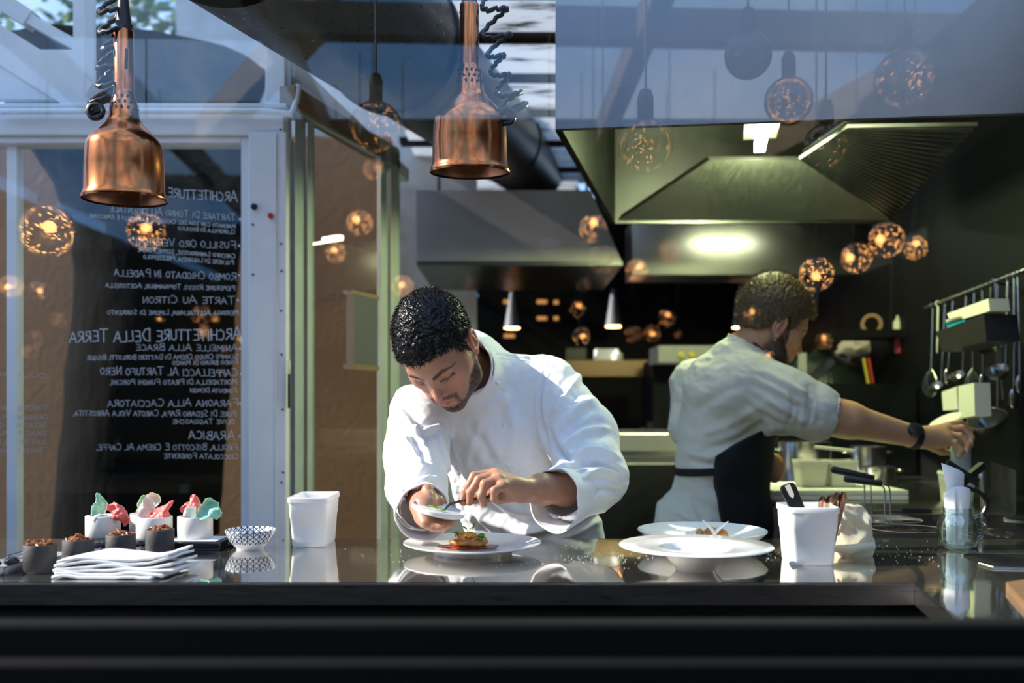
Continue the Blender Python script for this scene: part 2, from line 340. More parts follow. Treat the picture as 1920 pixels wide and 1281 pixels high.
o = obj('old_tree', trunk(), M['bark']); tag(o, 'thick black tree trunk outside behind the handwritten glass door', 'tree')
def leaves(n, cen, rad, size, seed):
    rg = random.Random(seed); vs, fs = [], []
    for _ in range(n):
        p = Vector((rg.gauss(0, 1), rg.gauss(0, 1), rg.gauss(0, 1)))*.5; c = Vector(cen)+Vector([p[i]*rad[i] for i in range(3)])
        q = Vector((rg.uniform(-1, 1), rg.uniform(-1, 1), rg.uniform(-1, 1))).normalized(); u = q.orthogonal().normalized(); s = size*rg.uniform(.5, 1.3); k = len(vs)
        vs += [c-u*s, c+q.cross(u)*s*.45, c+u*s, c-q.cross(u)*s*.45]; fs.append((k, k+1, k+2, k+3))
    return vs, fs
for i, (cen, rad, n, lab) in enumerate(((P(330, 60, 7.5), (1.3, .7, .9), 1500, 'green leafy treetop seen through the transom beside the hanging lamp'), (P(-120, 200, 9.5), (1.2, .8, .8), 900, 'green leafy treetop beyond the sloping white roof frame'))):
    tr = thing('tree', lab, 'tree', (cen.x, cen.y, 0))
    vs, fs = leaves(n, cen, rad, .07, i); pymesh('foliage', vs, fs, M['leaf'], tr, False)
    bm = NB(); tube(bm, [(cen.x, cen.y, 0), (cen.x+.1, cen.y, 1.5), (cen.x, cen.y, cen.z)], [.14, .1, .04]); obj('trunk', bm, M['bark'], tr)
b = thing('neighbouring_building', 'pale neighbouring house with dark window beyond the terracotta wall', 'building', (-2.4, 4, 0))
obj('wall', box(NB(), (-5.6, 13, 0), (-1.9, 14, 4.6)), mat('pale_render', (.55, .5, .42), .8, var=.1), b, False)
obj('window', box(NB(), (-3.8, 12.96, 3.4), (-3.0, 13.01, 4.2)), M['black_gloss'], b, False)
# duct
def duct():
    d = thing('ventilation_duct', 'large black perforated ventilation duct running back under the roof', 'duct', P(730, 70, 2.86))
    a = P(655, -25, 2.35); r_ = P(735, 78, 2.86); e = P(1000, 318, 6.0)
    d0 = (e-r_).normalized(); a = r_-d0*1.1
    def cyl(p, q, r0, n=64): return tube(NB(), [p, q], r0, n, False)
    obj('near_section', cyl(a, r_, .205), M['duct'], d); obj('far_section', cyl(r_, e, .196), M['duct'], d)
    bm = NB(); tube(bm, [r_-d0*.02, r_+d0*.02], .214, 64); obj('joint_ring', bm, M['duct'], d)
    bm = NB(); tube(bm, [r_+d0*2.0-d0*.02, r_+d0*2.0+d0*.02], .204, 64); obj('joint_ring', bm, M['duct'], d)
    u = d0.orthogonal().normalized(); v = d0.cross(u); bm = NB()
    for i in range(26):
        for j in range(30):
            th = 2*PI*(j+.5*(i % 2))/30; p = a+d0*(.03+i*.042); nrm = u*math.cos(th)+v*math.sin(th)
            if nrm.z > .6: continue
            c = p+nrm*.2052; x = nrm.cross(d0); bm.faces.new([bm.verts.new(c+(x*math.cos(k*PI/3)+d0*math.sin(k*PI/3))*.0035) for k in range(6)])
    obj('perforation_pattern', bm, M['black_gloss'], d)['kind'] = 'stuff'
duct()
# hood
FL, FRr = P(1042, 242, 2.5), P(1920, 212, 2.36); zb = FL.z
FRr = FL+(Vector((FRr.x, FRr.y, zb))-FL)*1.25; BL = P(1145, 420, 3.81); BL.z = zb; BR = P(1672, 414, 3.81); BR.z = zb
hd = thing('extractor_hood', 'large steel extractor hood above the right-hand cook line', 'hood', (FL.x, FL.y, zb))
def panel(a, b, z0, z1, th, inward):
    n = Vector(inward).normalized()*th
    return hexa(NB(), [Vector((a.x, a.y, z0)), Vector((b.x, b.y, z0)), Vector((b.x, b.y, z0))+n, Vector((a.x, a.y, z0))+n]+[Vector((a.x, a.y, z1)), Vector((b.x, b.y, z1)), Vector((b.x, b.y, z1))+n, Vector((a.x, a.y, z1))+n])
obj('front_panel', panel(FL, FRr, zb, 2.72, .02, (0, 1, 0)), M['steel_hood'], hd, False)
obj('side_panel', panel(FL+Vector((0, .02, 0)), BL, zb, 2.72, .02, (1, 0, 0)), M['black'], hd, False)  # black instead of steel: the hood's inner shade put into the colour
bx = Vector((FRr.x, BL.y, zb))
obj('back_panel', panel(BL, bx, zb, 2.72, .02, (0, -1, 0)), M['steel_dark'], hd, False)  # darker steel copy stands in for shade at the hood's back
bm = NB(); hexa(bm, [Vector((FL.x+.02, FL.y+.02, 2.45)), Vector((FRr.x, FRr.y+.02, 2.45)), Vector((bx.x, bx.y-.02, 2.45)), Vector((BL.x+.02, BL.y-.02, 2.45))]+[Vector((FL.x+.02, FL.y+.02, 2.47)), Vector((FRr.x, FRr.y+.02, 2.47)), Vector((bx.x, bx.y-.02, 2.47)), Vector((BL.x+.02, BL.y-.02, 2.47))])
obj('inner_top', bm, M['steel_dark'], hd, False)  # same darker copy, shade under the hood top painted in
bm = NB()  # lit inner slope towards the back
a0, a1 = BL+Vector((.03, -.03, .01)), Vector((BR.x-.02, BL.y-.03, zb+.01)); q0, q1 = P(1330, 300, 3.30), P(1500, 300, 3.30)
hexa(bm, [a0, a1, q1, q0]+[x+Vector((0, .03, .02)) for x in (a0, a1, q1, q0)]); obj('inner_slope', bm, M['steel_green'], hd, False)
# filter bank with slats on the right inside
f0, f1, f2, f3 = P(1500, 296, 3.30), P(1668, 412, 3.74), P(1838, 228, 2.62), P(1590, 236, 2.75)
fb = NB(); nrm = (f1-f0).cross(f3-f0).normalized()
if nrm.z > 0: nrm = -nrm
hexa(fb, [f0-nrm*.03, f1-nrm*.03, f2-nrm*.03, f3-nrm*.03, f0-nrm*.02, f1-nrm*.02, f2-nrm*.02, f3-nrm*.02]); fo = obj('filter_bank', fb, M['black'], hd, False)
sl = NB()
for k in range(24):
    s = (k+.5)/24; bar(sl, f0.lerp(f3, s), f1.lerp(f2, s), .012, .010)
obj('slat', sl, M['steel'], fo, False); fo.children[0].name = 'filter_slats'
tb0, tb1 = P(1431, 240, 3.05), P(1424, 277, 3.30)
lf = obj('lamp_housing', bar(NB(), tb0+Vector((0, 0, .045)), tb1+Vector((0, 0, .045)), .11, .03), M['steel_green'], hd, False)
obj('lamp_tube', bar(NB(), tb0, tb1, .034, .03), M['tube'], lf, False)
ld = bpy.data.lights.new('hood_light', 'POINT'); lo_ = bpy.data.objects.new('hood_light', ld); C.objects.link(lo_); ld.shadow_soft_size = .06; ld.energy = 48; ld.color = (.84, 1.0, .46)
lo_.location = (tb0+tb1)/2-Vector((0, 0, .10))
tc0, tc1 = Vector((.62, 2.72, 2.24)), Vector((.95, 2.72, 2.24))  # second hood lamp, added unseen behind the front panel to light the cook
lf2 = obj('lamp_housing', bar(NB(), tc0+Vector((0, 0, .045)), tc1+Vector((0, 0, .045)), .11, .03), M['steel_green'], hd, False); obj('lamp_tube', bar(NB(), tc0, tc1, .034, .03), M['tube'], lf2, False)
l2 = bpy.data.lights.new('hood_light', 'POINT'); l2o = bpy.data.objects.new('hood_light', l2); C.objects.link(l2o); l2.shadow_soft_size = .08; l2.energy = 13; l2.color = (.86, 1.0, .46); l2o.location = (.72, 2.72, 2.12)  # added fill light of the unseen second lamp
# second hood and wall steel further back
h2 = thing('rear_hood', 'smaller dull steel hood over the back cooking station', 'hood', (0, 4.4, 1.9))
q = [P(780, 357, 4.3), P(1108, 357, 4.3), P(1166, 491, 4.3), P(782, 491, 4.3)]
for x_ in (-.39, .40): obj('hanging_rod', tube(NB(), [(x_, 5.1, q[0].z+.1), (x_, 5.1, 2.66)], .008, 8), M['steel_dark'], h2)
obj('front_panel', hexa(NB(), q+[v+Vector((0, .9, 0)) for v in q]), mat('hood_grey', (.34, .31, .29), .5, .3, var=.2, vscale=2), h2, False)
bm = NB(); box(bm, (q[3].x, 4.28, q[3].z-.02), (q[2].x, 5.2, q[3].z)); obj('rim', bm, M['steel_dark'], h2, False)
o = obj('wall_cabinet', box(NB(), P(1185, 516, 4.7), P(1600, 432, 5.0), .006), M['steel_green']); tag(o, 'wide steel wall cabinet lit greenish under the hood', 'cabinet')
tag(o, None, None); cl_ = P(1400, 405, 4.36)  # lamp on an arm, added out of sight to brighten the cabinet
arm = obj('added_lamp_arm', bar(NB(), (cl_.x, 4.36, cl_.z+.03), (cl_.x, 4.80, cl_.z+.03), .02, .02), M['steel_dark'], o, False)
obj('lamp_tube', bar(NB(), (cl_.x-.2, 4.36, cl_.z+.005), (cl_.x+.2, 4.36, cl_.z+.005), .03, .02), M['tube'], arm, False)
bm = NB(); bar(bm, (cl_.x, 4.79, cl_.z+.04), (cl_.x, 4.79, P(0, 433, 4.79).z), .02, .02); obj('added_lamp_post', bm, M['steel_dark'], o, False)
la = bpy.data.lights.new('cabinet_fill_light', 'AREA'); lb = bpy.data.objects.new('cabinet_fill_light', la); C.objects.link(lb); la.size = .3; la.energy = .6; la.color = (.84, 1, .46); lb.location = (cl_.x, 4.36, cl_.z-.02); lb.rotation_euler = (math.radians(40), 0, 0)  # added fill light for the cabinet front, its lamp is invented
# ------------------------------------------------------------------ writing on the menu door (stroke lettering, mirrored)
G = {'A': [[(0,0),(.45,1),(.9,0)],[(.17,.36),(.74,.36)]], 'B': [[(0,0),(0,1),(.55,.95),(.6,.7),(.1,.53),(.7,.4),(.68,.1),(0,0)]], 'C': [[(.75,.88),(.45,1),(.1,.75),(.05,.35),(.3,.02),(.75,.1)]],
'D': [[(0,0),(.02,1),(.5,.9),(.75,.5),(.5,.1),(0,0)]], 'E': [[(.68,1),(.08,.97),(.05,.5),(.55,.52)],[(.05,.5),(.02,.03),(.7,0)]], 'F': [[(.72,1),(.05,.97),(.02,0)],[(.03,.5),(.55,.5)]],
'G': [[(.75,.85),(.4,1),(.05,.6),(.15,.1),(.55,0),(.75,.4),(.45,.42)]], 'H': [[(.02,0),(.02,1)],[(.7,0),(.7,1)],[(.02,.5),(.7,.5)]], 'I': [[(.12,0),(.12,1)]], 'J': [[(.6,1),(.6,.2),(.3,0),(.02,.2)]],
'L': [[(.05,1),(.02,.04),(.62,0)]], 'M': [[(0,0),(.1,1),(.45,.35),(.8,1),(.9,0)]], 'N': [[(.02,0),(.05,1),(.65,.02),(.7,1)]], 'O': [[(.4,1),(.08,.75),(.05,.3),(.35,0),(.72,.25),(.75,.7),(.4,1)]],
'P': [[(.02,0),(.05,1),(.6,.95),(.65,.62),(.05,.48)]], 'Q': [[(.4,1),(.08,.75),(.05,.3),(.35,0),(.72,.25),(.75,.7),(.4,1)],[(.45,.3),(.85,-.1)]], 'R': [[(.02,0),(.05,1),(.62,.95),(.62,.62),(.08,.5),(.75,0)]],
'S': [[(.62,.9),(.3,1),(.05,.78),(.3,.55),(.62,.3),(.4,.02),(.02,.1)]], 'T': [[(0,1),(.85,.98)],[(.42,.99),(.4,0)]], 'U': [[(.02,1),(.06,.2),(.35,0),(.66,.2),(.7,1)]], 'V': [[(0,1),(.38,0),(.76,1)]],
'Z': [[(.02,1),(.68,.98),(.02,.03),(.7,0)]], 'Y': [[(0,1),(.35,.5),(.7,1)],[(.35,.5),(.3,0)]], 'W': [[(0,1),(.22,0),(.45,.7),(.68,0),(.9,1)]], 'K': [[(.02,0),(.02,1)],[(.65,1),(.05,.45),(.7,0)]],
"'": [[(.1,1.05),(.02,.8)]], ',': [[(.12,.08),(.0,-.2)]]}
ADV = {'I': .42, "'": .25, ',': .3, 'M': 1.12, 'A': 1.05, 'W': 1.1, 'L': .82, ' ': .62}
def lettering(text, xr, yr, xl, yl, h, Y, mb, seed=0, big=1.22):
    rg = random.Random(seed*31+len(text)); width = 0; items = []
    start = True
    for ch in text:
        sc = big if start and ch != ' ' else 1.0
        items.append((ch, width, sc)); width += ADV.get(ch, .95)*sc; start = ch == ' '
    sx = (xr-xl)/max(width, .1); wd = max(.95, h*.085)
    for ch, off, sc in items:
        if ch not in G: continue
        jy = rg.uniform(-.06, .06); js = rg.uniform(-.08, .08)
        for st in G[ch]:
            pts = []
            for a, b in st:
                u = off+(a+js*b)*sc; t = u/width; pts.append((xr-u*sx, yr+(yl-yr)*t+h*.5-(b*sc+jy)*h))
            for (x0, y0), (x1, y1) in zip(pts, pts[1:]):
                d = math.hypot(x1-x0, y1-y0)+1e-6; nx, ny = -(y1-y0)/d*wd/2, (x1-x0)/d*wd/2; ex, ey = (x1-x0)/d*wd*.35, (y1-y0)/d*wd*.35
                mb.faces.new([mb.verts.new(P(*q, Y)) for q in ((x0+nx-ex, y0+ny-ey), (x1+nx+ex, y1+ny+ey), (x1-nx+ex, y1-ny+ey), (x0-nx-ex, y0-ny-ey))])
def dot(mb, x, y, r, Y): mb.faces.new([mb.verts.new(P(x+r*math.cos(k*PI/5), y+r*math.sin(k*PI/5), Y)) for k in range(10)])
LINES = [("ARCHITETTURE", 445, 370, 312, 361, 17), ("TARTARE DI TONNO ALL'ORIENTALE", 441, 409, 205, 391, 11), ("MARINATO CON SOIA DEL CASENTINO, LATTICELLO E EMULSIONE", 441, 425, 167, 404, 6.5), ("CLOROFILLA DI BASILICO", 440, 436, 333, 428, 6.5),
("FUSILLO ORO VERRIGNI", 442, 461, 253, 453, 12), ("CARCIOFO SANMINIATESE, SEPPIE, FUNGHI,", 441, 481, 258, 468, 7), ("POLVERE DI LIQUIRIZIA, PREZZEMOLO", 438, 493, 268, 481, 7), ("ROMBO CHIODATO IN PADELLA", 443, 520, 212, 511, 12),
("PEPERONE ROSSO, TOPINAMBUR, ACETOSELLA", 440, 541, 197, 535, 7.5), ("TARTE AU CITRON", 440, 564, 265, 562, 12), ("MERINGA ALL'ITALIANA, LIMONE DI SORRENTO", 447, 587, 200, 586, 8), ("ARCHITETTURE DELLA TERRA", 453, 627, 128, 632, 20),
("ANIMELLE ALLA BRACE", 446, 653, 253, 652, 11), ("SCAMPO CRUDO CREMA DI DATTERI BORLOTTI, BISQUE", 447, 669, 161, 671, 8), ("FONDO BRUNO DI MANZO", 446, 680, 322, 681, 7), ("CAPPELLACCI AL TARTUFO NERO", 445, 700, 186, 696, 13),
("MORTADELLA DI PRATO FUNGHI PORCINI,", 444, 717, 205, 717, 8.5), ("FONDUTA DEMODI", 443, 733, 355, 732, 7.5), ("FARAONA ALLA CACCIATORA", 446, 756, 200, 757, 12), ("PURE DI SEDANO RAPA, CAROTA VIOLA ARROSTITA,", 443, 777, 136, 775, 9.5),
("OLIVE TAGGIASCHE", 440, 791, 322, 791, 8), ("ARABICA", 440, 817, 352, 816, 15), ("FROLLA, BISCOTTO E CREMA AL CAFFE,", 445, 839, 180, 839, 10), ("CIOCCOLATA FONDENTE", 447, 857, 306, 855, 8.5)]
bm = NB()
for i, l in enumerate(LINES): lettering(*l, 2.795, bm, i)
for x, y in ((450, 411), (448, 461), (448, 516), (446, 563), (450, 654), (452, 701), (450, 757), (449, 818)): dot(bm, x, y, 2.2, 2.795)
o = obj('menu_lettering', bm, M['marker'], d1, False); o['label'] = 'white handwritten Italian menu in mirror writing on the glass'
bm = NB()
for i, l in enumerate((("CULINARY", 90, 706, -30, 700, 7), ("TOGETHER WITH A", 90, 764, -30, 766, 8), ("ORDINARY HABIT", 90, 782, -30, 784, 8), ("GREAT WAY OUT", 88, 797, -20, 799, 8), ("SMALL PEOPLE", 87, 813, -10, 812, 8), ("LIFE BETTER IS", 84, 829, -10, 829, 7), ("TASTE IS GOOD", 80, 845, -10, 845, 7))): lettering(*l, 2.795, bm, i+40)
o = obj('faint_lettering', bm, M['marker_faint'], d1, False); o['label'] = 'faint grey handwriting in mirror writing on the glass'
m_ = thing('menu_card', 'grey printed menu sheet clipped to the pale frame of the side door', 'paper', on(.6, 1.3, .05))
def flat(s0, s1, z0, z1, off): return hexa(NB(), [on(s0, z0, off), on(s1, z0, off), on(s1, z0, off+.004), on(s0, z0, off+.004), on(s0, z1, off), on(s1, z1, off), on(s1, z1, off+.004), on(s0, z1, off+.004)])
def s_of(px):  # fraction along the side door at a pixel column
    lo_s, hi_s = 0, 1
    for _ in range(40):
        m = (lo_s+hi_s)/2; q = on(m, 1, 0); (lo_s, hi_s) = (m, hi_s) if CX+F*q.x/q.y < px else (lo_s, m)
    return lo_s
s0, s1 = s_of(667), s_of(711); Ys = on(.65, 1).y
obj('sheet', flat(s0, s1, zz(690, Ys), zz(557, Ys), .035), M['grey_paper'], m_, False); obj('clip_bar', flat(s0-.02, s1+.02, zz(560, Ys), zz(552, Ys), .04), M['timber'], m_, False); obj('clip_bar', flat(s0-.02, s1+.02, zz(694, Ys), zz(686, Ys), .04), M['timber'], m_, False)

# ------------------------------------------------------------------ copper heat lamps
def heat_lamp(px, py_rim, Y, label, cord_side, tilt):
    c = P(px, py_rim, Y); t = thing('heat_lamp', label, 'lamp', c, 'copper heat lamps over the pass')
    R_ = Matrix.Rotation(tilt, 3, 'X'); k = .00106
    prof = [(.0788, -.004), (.0800, 0), (.0782, .004), (.0745, .012), (.0735, .06), (.0715, .095), (.0695, .104), (.0640, .115), (.054, .125), (.045, .134), (.036, .143), (.029, .155), (.0265, .172), (.0235, .188), (.0205, .201), (.0195, .203), (.0192, .204), (.0188, .21), (.0188, .322), (.0170, .325)]
    obj('shade', lathe(NB(), c, prof, 64, R_, False, True), M['copper'], t, True, 50)
    inn = [(r-.0025, h) for r, h in prof[:15]]
    obj('shade_lining', lathe(NB(), c, inn, 64, R_, False, True), M['copper_in'], t)
    obj('bulb', lathe(NB(), c, [(.001, .022), (.02, .025), (.032, .036), (.03, .05), (.018, .075), (.014, .1)], 24, R_, True, True), mat('frosted_bulb', (.35, .2, .14), .3), t)
    hb = NB()
    for row, (h, r) in enumerate(((.193, .0232), (.182, .0256), (.171, .0276))):
        for j in range(14):
            th = 2*PI*(j+.5*row)/14; n = Vector((math.cos(th), math.sin(th), .18)).normalized(); p = c+R_ @ Vector((r*math.cos(th), r*math.sin(th), h)); x = n.orthogonal().normalized(); y = n.cross(x)
            hb.faces.new([hb.verts.new(p+R_ @ (n*.0012)+(R_ @ (x*math.cos(q*PI/4)+y*math.sin(q*PI/4)))*.0027) for q in range(8)])
    obj('vent_pattern', hb, M['black'], t, False)
    bm = NB(); tube(bm, [c+R_ @ Vector((0, 0, .32)), c+R_ @ Vector((0, 0, .345)), c+R_ @ Vector((0, 0, .40))], [.016, .014, .008], 16); obj('collar', bm, M['rubber'], t)
    sw = NB(); box(sw, c+Vector((.005, -.0215, .245)), c+Vector((.0135, -.012, .285)), .002); so = obj('switch', sw, M['black_plastic'], t)
    so2 = NB(); tube(so2, [c+Vector((-.012, -.012, .31)), c+Vector((-.019, -.015, .312))], .004, 10); obj('screw_knob', so2, M['black_plastic'], t)
    bm = NB(); tube(bm, [c+R_ @ Vector((0, 0, .39)), c+Vector((0, 0, 1.6))], .004, 8); obj('cord', bm, M['rubber'], t)
    # coiled flex hanging beside the neck
    pts = []; n = 260
    for i in range(n+1):
        s = i/n; ax = spline(cord_side, 60)[int(s*60)]; th = 2*PI*s*len(cord_side)*.85
        rad = .021+.006*math.sin(s*9)
        pts.append(P(ax[0], ax[1], Y)+Vector((math.cos(th)*rad, math.sin(th)*rad, math.sin(th+.7)*rad*.75)))
    e_ = pts[-1]
    for i in range(1, 49): th = 2*PI*i/24; pts.append(e_+Vector((.0145*(math.cos(th)-1)+.004*i/48, -.006*i/48, -.0145*math.sin(th)-.004*i/48)))
    bm = NB(); tube(bm, pts, .0046, 8); obj('coiled_flex', bm, M['rubber'], t)
    return t
heat_lamp(881, 321, 1.90, 'copper heat lamp hanging above the chef and his plate', [(930, -30), (925, 30), (935, 75), (930, 110), (940, 145), (955, 180), (962, 205), (955, 215)], math.radians(4))
heat_lamp(234, 372, 1.86, 'copper heat lamp hanging in front of the handwritten menu door', [(225, -20), (205, 30), (222, 60), (205, 95), (195, 130), (205, 160), (192, 185), (195, 205)], math.radians(1))
# ------------------------------------------------------------------ things on the counter
ZT = .92
def gastro(px0, px1, py_top, Y, dep, z0, hgt, name, label, cat, m, rot=0, sub=None):
    "tapered white tub with a stepped rim; px0..px1 = front top edge"
    c = P((px0+px1)/2, 760, Y); wd = S(px1-px0, Y); t = thing(name, label, cat, (c.x, c.y, z0))
    def ring(s, z, d=0.0):
        hw, hd_ = wd/2*s+d, dep/2*s+d*.9; cy = Y+dep/2; r = .008; out = []
        for sx_, sy_, a0 in ((1, 1, 0), (-1, 1, PI/2), (-1, -1, PI), (1, -1, 3*PI/2)):
            for q in range(4):
                a = a0+q*PI/6; out.append(Vector((c.x+sx_*(hw-r)+r*math.cos(a), cy+sy_*(hd_-r)+r*math.sin(a), z0+z)))
        return out
    H = hgt
    rings = [ring(.80, 0), ring(.82, .003), ring(.835, .012), ring(.90, H*.58), ring(.925, H*.60), ring(.955, H-.012), ring(1.0, H-.010), ring(1.0, H-.002), ring(.97, H), ring(.93, H-.006), ring(.90, H*.6), ring(.80, .006)]
    obj('tub', ring_loft(NB(), rings, True, True), m, t, True, 40)
    return t
M['tub_white'] = mat('tub_white', (.82, .82, .81), .38, sss=.06)
gastro(537, 614, 935, 1.93, .145, ZT, .103, 'plastic_tub', 'empty white plastic tub standing beside the white post', 'container', M['tub_white'])
gastro(1482, 1577, 955, 1.715, .10, ZT, .106, 'utensil_tub', 'white plastic tub full of spoons and a black spatula', 'container', M['tub_white'])
# cutlery in the tub
def spoon(px, py, px2, py2, Y, label, w_=.0085):
    a, b = P(px, py, Y), P(px2, py2, Y+.02); d = (b-a).normalized(); n = Vector((0, -1, .1)); s = d.cross(n).normalized(); bm = NB(); rings = []
    for k in range(14):
        u = k/13; p = a.lerp(b, u); wi = w_*(1.0 if u < .1 else 1.0-.45*min(1, u*1.6))*(math.sin(min(1, (u+.03)*9)*PI/2)); th = .0013
        rings.append([p+s*wi*math.cos(q*PI/4)+n*(th*math.sin(q*PI/4)+.002*math.sin(u*3)) for q in range(8)])
    ring_loft(bm, rings); o = obj('spoon', bm, mat('spoon_metal', (.72, .52, .42), .18, 1.0), None); tag(o, label, 'spoon', 'spoons standing in the white tub'); return origin(o, b)
for q in ((1543, 931, 1531, 1045, 1.75, 'spoon with wide copper-tinted handle, first beside the black spatula'), (1557, 929, 1543, 1045, 1.735, 'spoon with broad shiny handle at the front of the bunch'), (1562, 927, 1552, 1045, 1.765, 'spoon handle standing behind the broad shiny one'), (1570, 924, 1556, 1045, 1.755, 'spoon handle second from the outer rim of the tub'), (1582, 923, 1557, 1040, 1.745, 'slender spoon leaning out over the rim of the tub')): spoon(*q)
a, b = P(1474, 908, 1.76), P(1530, 1030, 1.745); d = (b-a).normalized(); s = d.cross(Vector((0, -1, 0))).normalized(); bm = NB()
rings = []
for u, wi in ((0, .008), (.02, .0125), (.08, .0145), (.25, .013), (.5, .012), (1, .011)):
    p = a.lerp(b, u); rings.append([p+s*wi*x+Vector((0, y, 0)) for x, y in ((-1, -.004), (1, -.004), (1, .004), (-1, .004))])
ring_loft(bm, rings); sp = thing('spatula', 'black plastic spatula handle leaning in the white tub', 'spatula', b)
obj('handle', bm, M['black_plastic'], sp, False)
bm = NB(); p = a.lerp(b, .11); bm.faces.new([bm.verts.new(p+s*.0055*x+d*.013*y+Vector((0, -.0046, 0))) for x, y in ((-.9, -1), (.9, -1), (.8, .6), (0, 1.1), (-.8, .6))]); obj('hanging_hole', bm, M['white_board'], sp, False)
def plate(c, prof, name, label, cat='plate', m='porcelain', n=72):
    t = obj(name, lathe(NB(), c, prof, n, None, True, True), M[m], None, True, 60); tag(t, label, cat); return origin(t, c)
# main plate: low foot, flat centre, broad rim
pc = PZ(886, 1035, ZT); pc = Vector((S(886-960, 1.875), 1.875, ZT))
plate(pc, [(.001, .002), (.072, .002), (.074, 0), (.078, 0), (.078, .008), (.10, .011), (.132, .0185), (.1355, .0205), (.135, .0225), (.128, .021), (.105, .0155), (.098, .0135), (.001, .0125)], 'dinner_plate', 'wide white plate under the chef, holding the browned fish')
c2 = Vector((S(1304-960, 1.685), 1.685, ZT))
plate(c2, [(.001, .003), (.028, .003), (.030, 0), (.034, 0), (.036, .006), (.050, .020), (.058, .034), (.066, .0365), (.10, .0375), (.131, .0405), (.1345, .0425), (.133, .0445), (.10, .0425), (.068, .0415), (.060, .0395), (.054, .030), (.040, .016), (.001, .010)], 'pasta_plate', 'empty white broad-rimmed bowl plate nearest to the counter edge')
c3 = Vector((S(1316-960, 1.93), 1.93, ZT))
plate(c3, [(.001, .003), (.05, .003), (.052, 0), (.056, 0), (.06, .004), (.095, .014), (.118, .026), (.1295, .0375), (.1285, .0395), (.115, .030), (.09, .018), (.06, .010), (.001, .008)], 'coupe_plate', 'shallow white bowl holding browned pieces and white shavings')
# food on the main plate
def blob(c, r, seed, amp=.25, sq=(1, 1, 1), sub=3, sc=1.0):
    bm = NB(); bmesh.ops.create_icosphere(bm, subdivisions=sub, radius=1.0)
    for v in bm.verts:
        n_ = mnoise.noise(v.co*1.7*sc+Vector((seed*3.1, seed, 0)))+.5*mnoise.noise(v.co*4*sc+Vector((seed, 0, 5)))
        v.co = Vector(c)+Vector([v.co[i]*r*sq[i]*(1+amp*n_) for i in range(3)])
    return bm
M['fish'] = mat('fish', (.50, .23, .06), .4, var=.5, vscale=70, bump=.5, bscale=160, coat=.3)
M['sauce'] = mat('sauce', (.30, .035, .012), .15, var=.2, vscale=60)
M['shred'] = mat('shred', (.72, .33, .08), .35, var=.5, vscale=90, coat=.3)
M['herb'] = mat('herb', (.10, .32, .03), .45, var=.3, vscale=60)
M['egg'] = mat('egg', (.85, .55, .08), .35)
fd = pc+Vector((0, -.005, .013)); fo = thing('browned_fish', 'golden browned fish fillet topped with herbs on the main plate', 'food', fd)
fx = S(880-886, 1.87)
bm = blob(fd+Vector((fx, 0, .008)), .037, 2, .2, (1.0, .6, .30)); obj('fillet', bm, M['fish'], fo)
bm = NB()
for k in range(110):
    p = fd+Vector((fx+random.gauss(0, .011), random.gauss(-.003, .008), .016+random.uniform(0, .009))); d = Vector((random.uniform(-1, 1), random.uniform(-1, 1), random.uniform(-.2, .5))).normalized(); q = d.orthogonal()*.003
    tube(bm, [p-d*.0042, p+q, p+d*.0042], [.0012, .0019, .0009], 6)
obj('topping_crumb_pattern', bm, M['shred'], fo)
def leaf(c, d, n_, L_, W_):
    d = Vector(d).normalized(); s = d.cross(Vector(n_)).normalized(); n2 = s.cross(d); vs = []; fs = []
    for i in range(7):
        u = i/6; wv = W_*math.sin(PI*(u*.92+.05))
        for j in (-1, 0, 1): vs.append(Vector(c)+d*L_*u+s*wv*j+n2*(.15*wv*abs(j)*1.5-.1*L_*u*u))
    for i in range(6):
        for j in range(2): a_ = i*3+j; fs.append((a_, a_+1, a_+4, a_+3))
    return vs, fs
for k, (dx, dy, dz, d, L_, W_) in enumerate(((-.014, -.006, .026, (-1, -.3, .2), .018, .006), (.014, -.012, .023, (1, -.4, -.25), .02, .008), (.018, -.008, .025, (.9, -.5, -.2), .015, .007), (.006, 0, .032, (.35, 0, 1), .017, .0022), (-.004, 0, .033, (-.6, 0, .5), .012, .003), (.0, -.01, .032, (.5, -.3, .6), .012, .004))):
    vs, fs = leaf(fd+Vector((fx+dx, dy, dz)), d, (0, -.4, 1), L_, W_); pymesh('herb_leaf', vs, fs, M['herb'], fo)
bm = NB()
for k in range(9): tube(bm, [fd+Vector((fx+random.gauss(0, .010), -.008+random.gauss(0, .006), .022+random.uniform(0, .006)))+Vector((s_*.003, 0, s_*.002+.002*(s_ == 0))) for s_ in (-1, 0, 1)], .0016, 6)
obj('yolk_shaving_pattern', bm, M['egg'], fo)
bm = blob(fd+Vector((fx, -.004, .0008)), .058, 5, .35, (1.0, .62, .035)); o = obj('sauce', bm, M['sauce'], None); tag(o, 'dark red sauce pooled under the browned fish', 'sauce'); origin(o, fd)
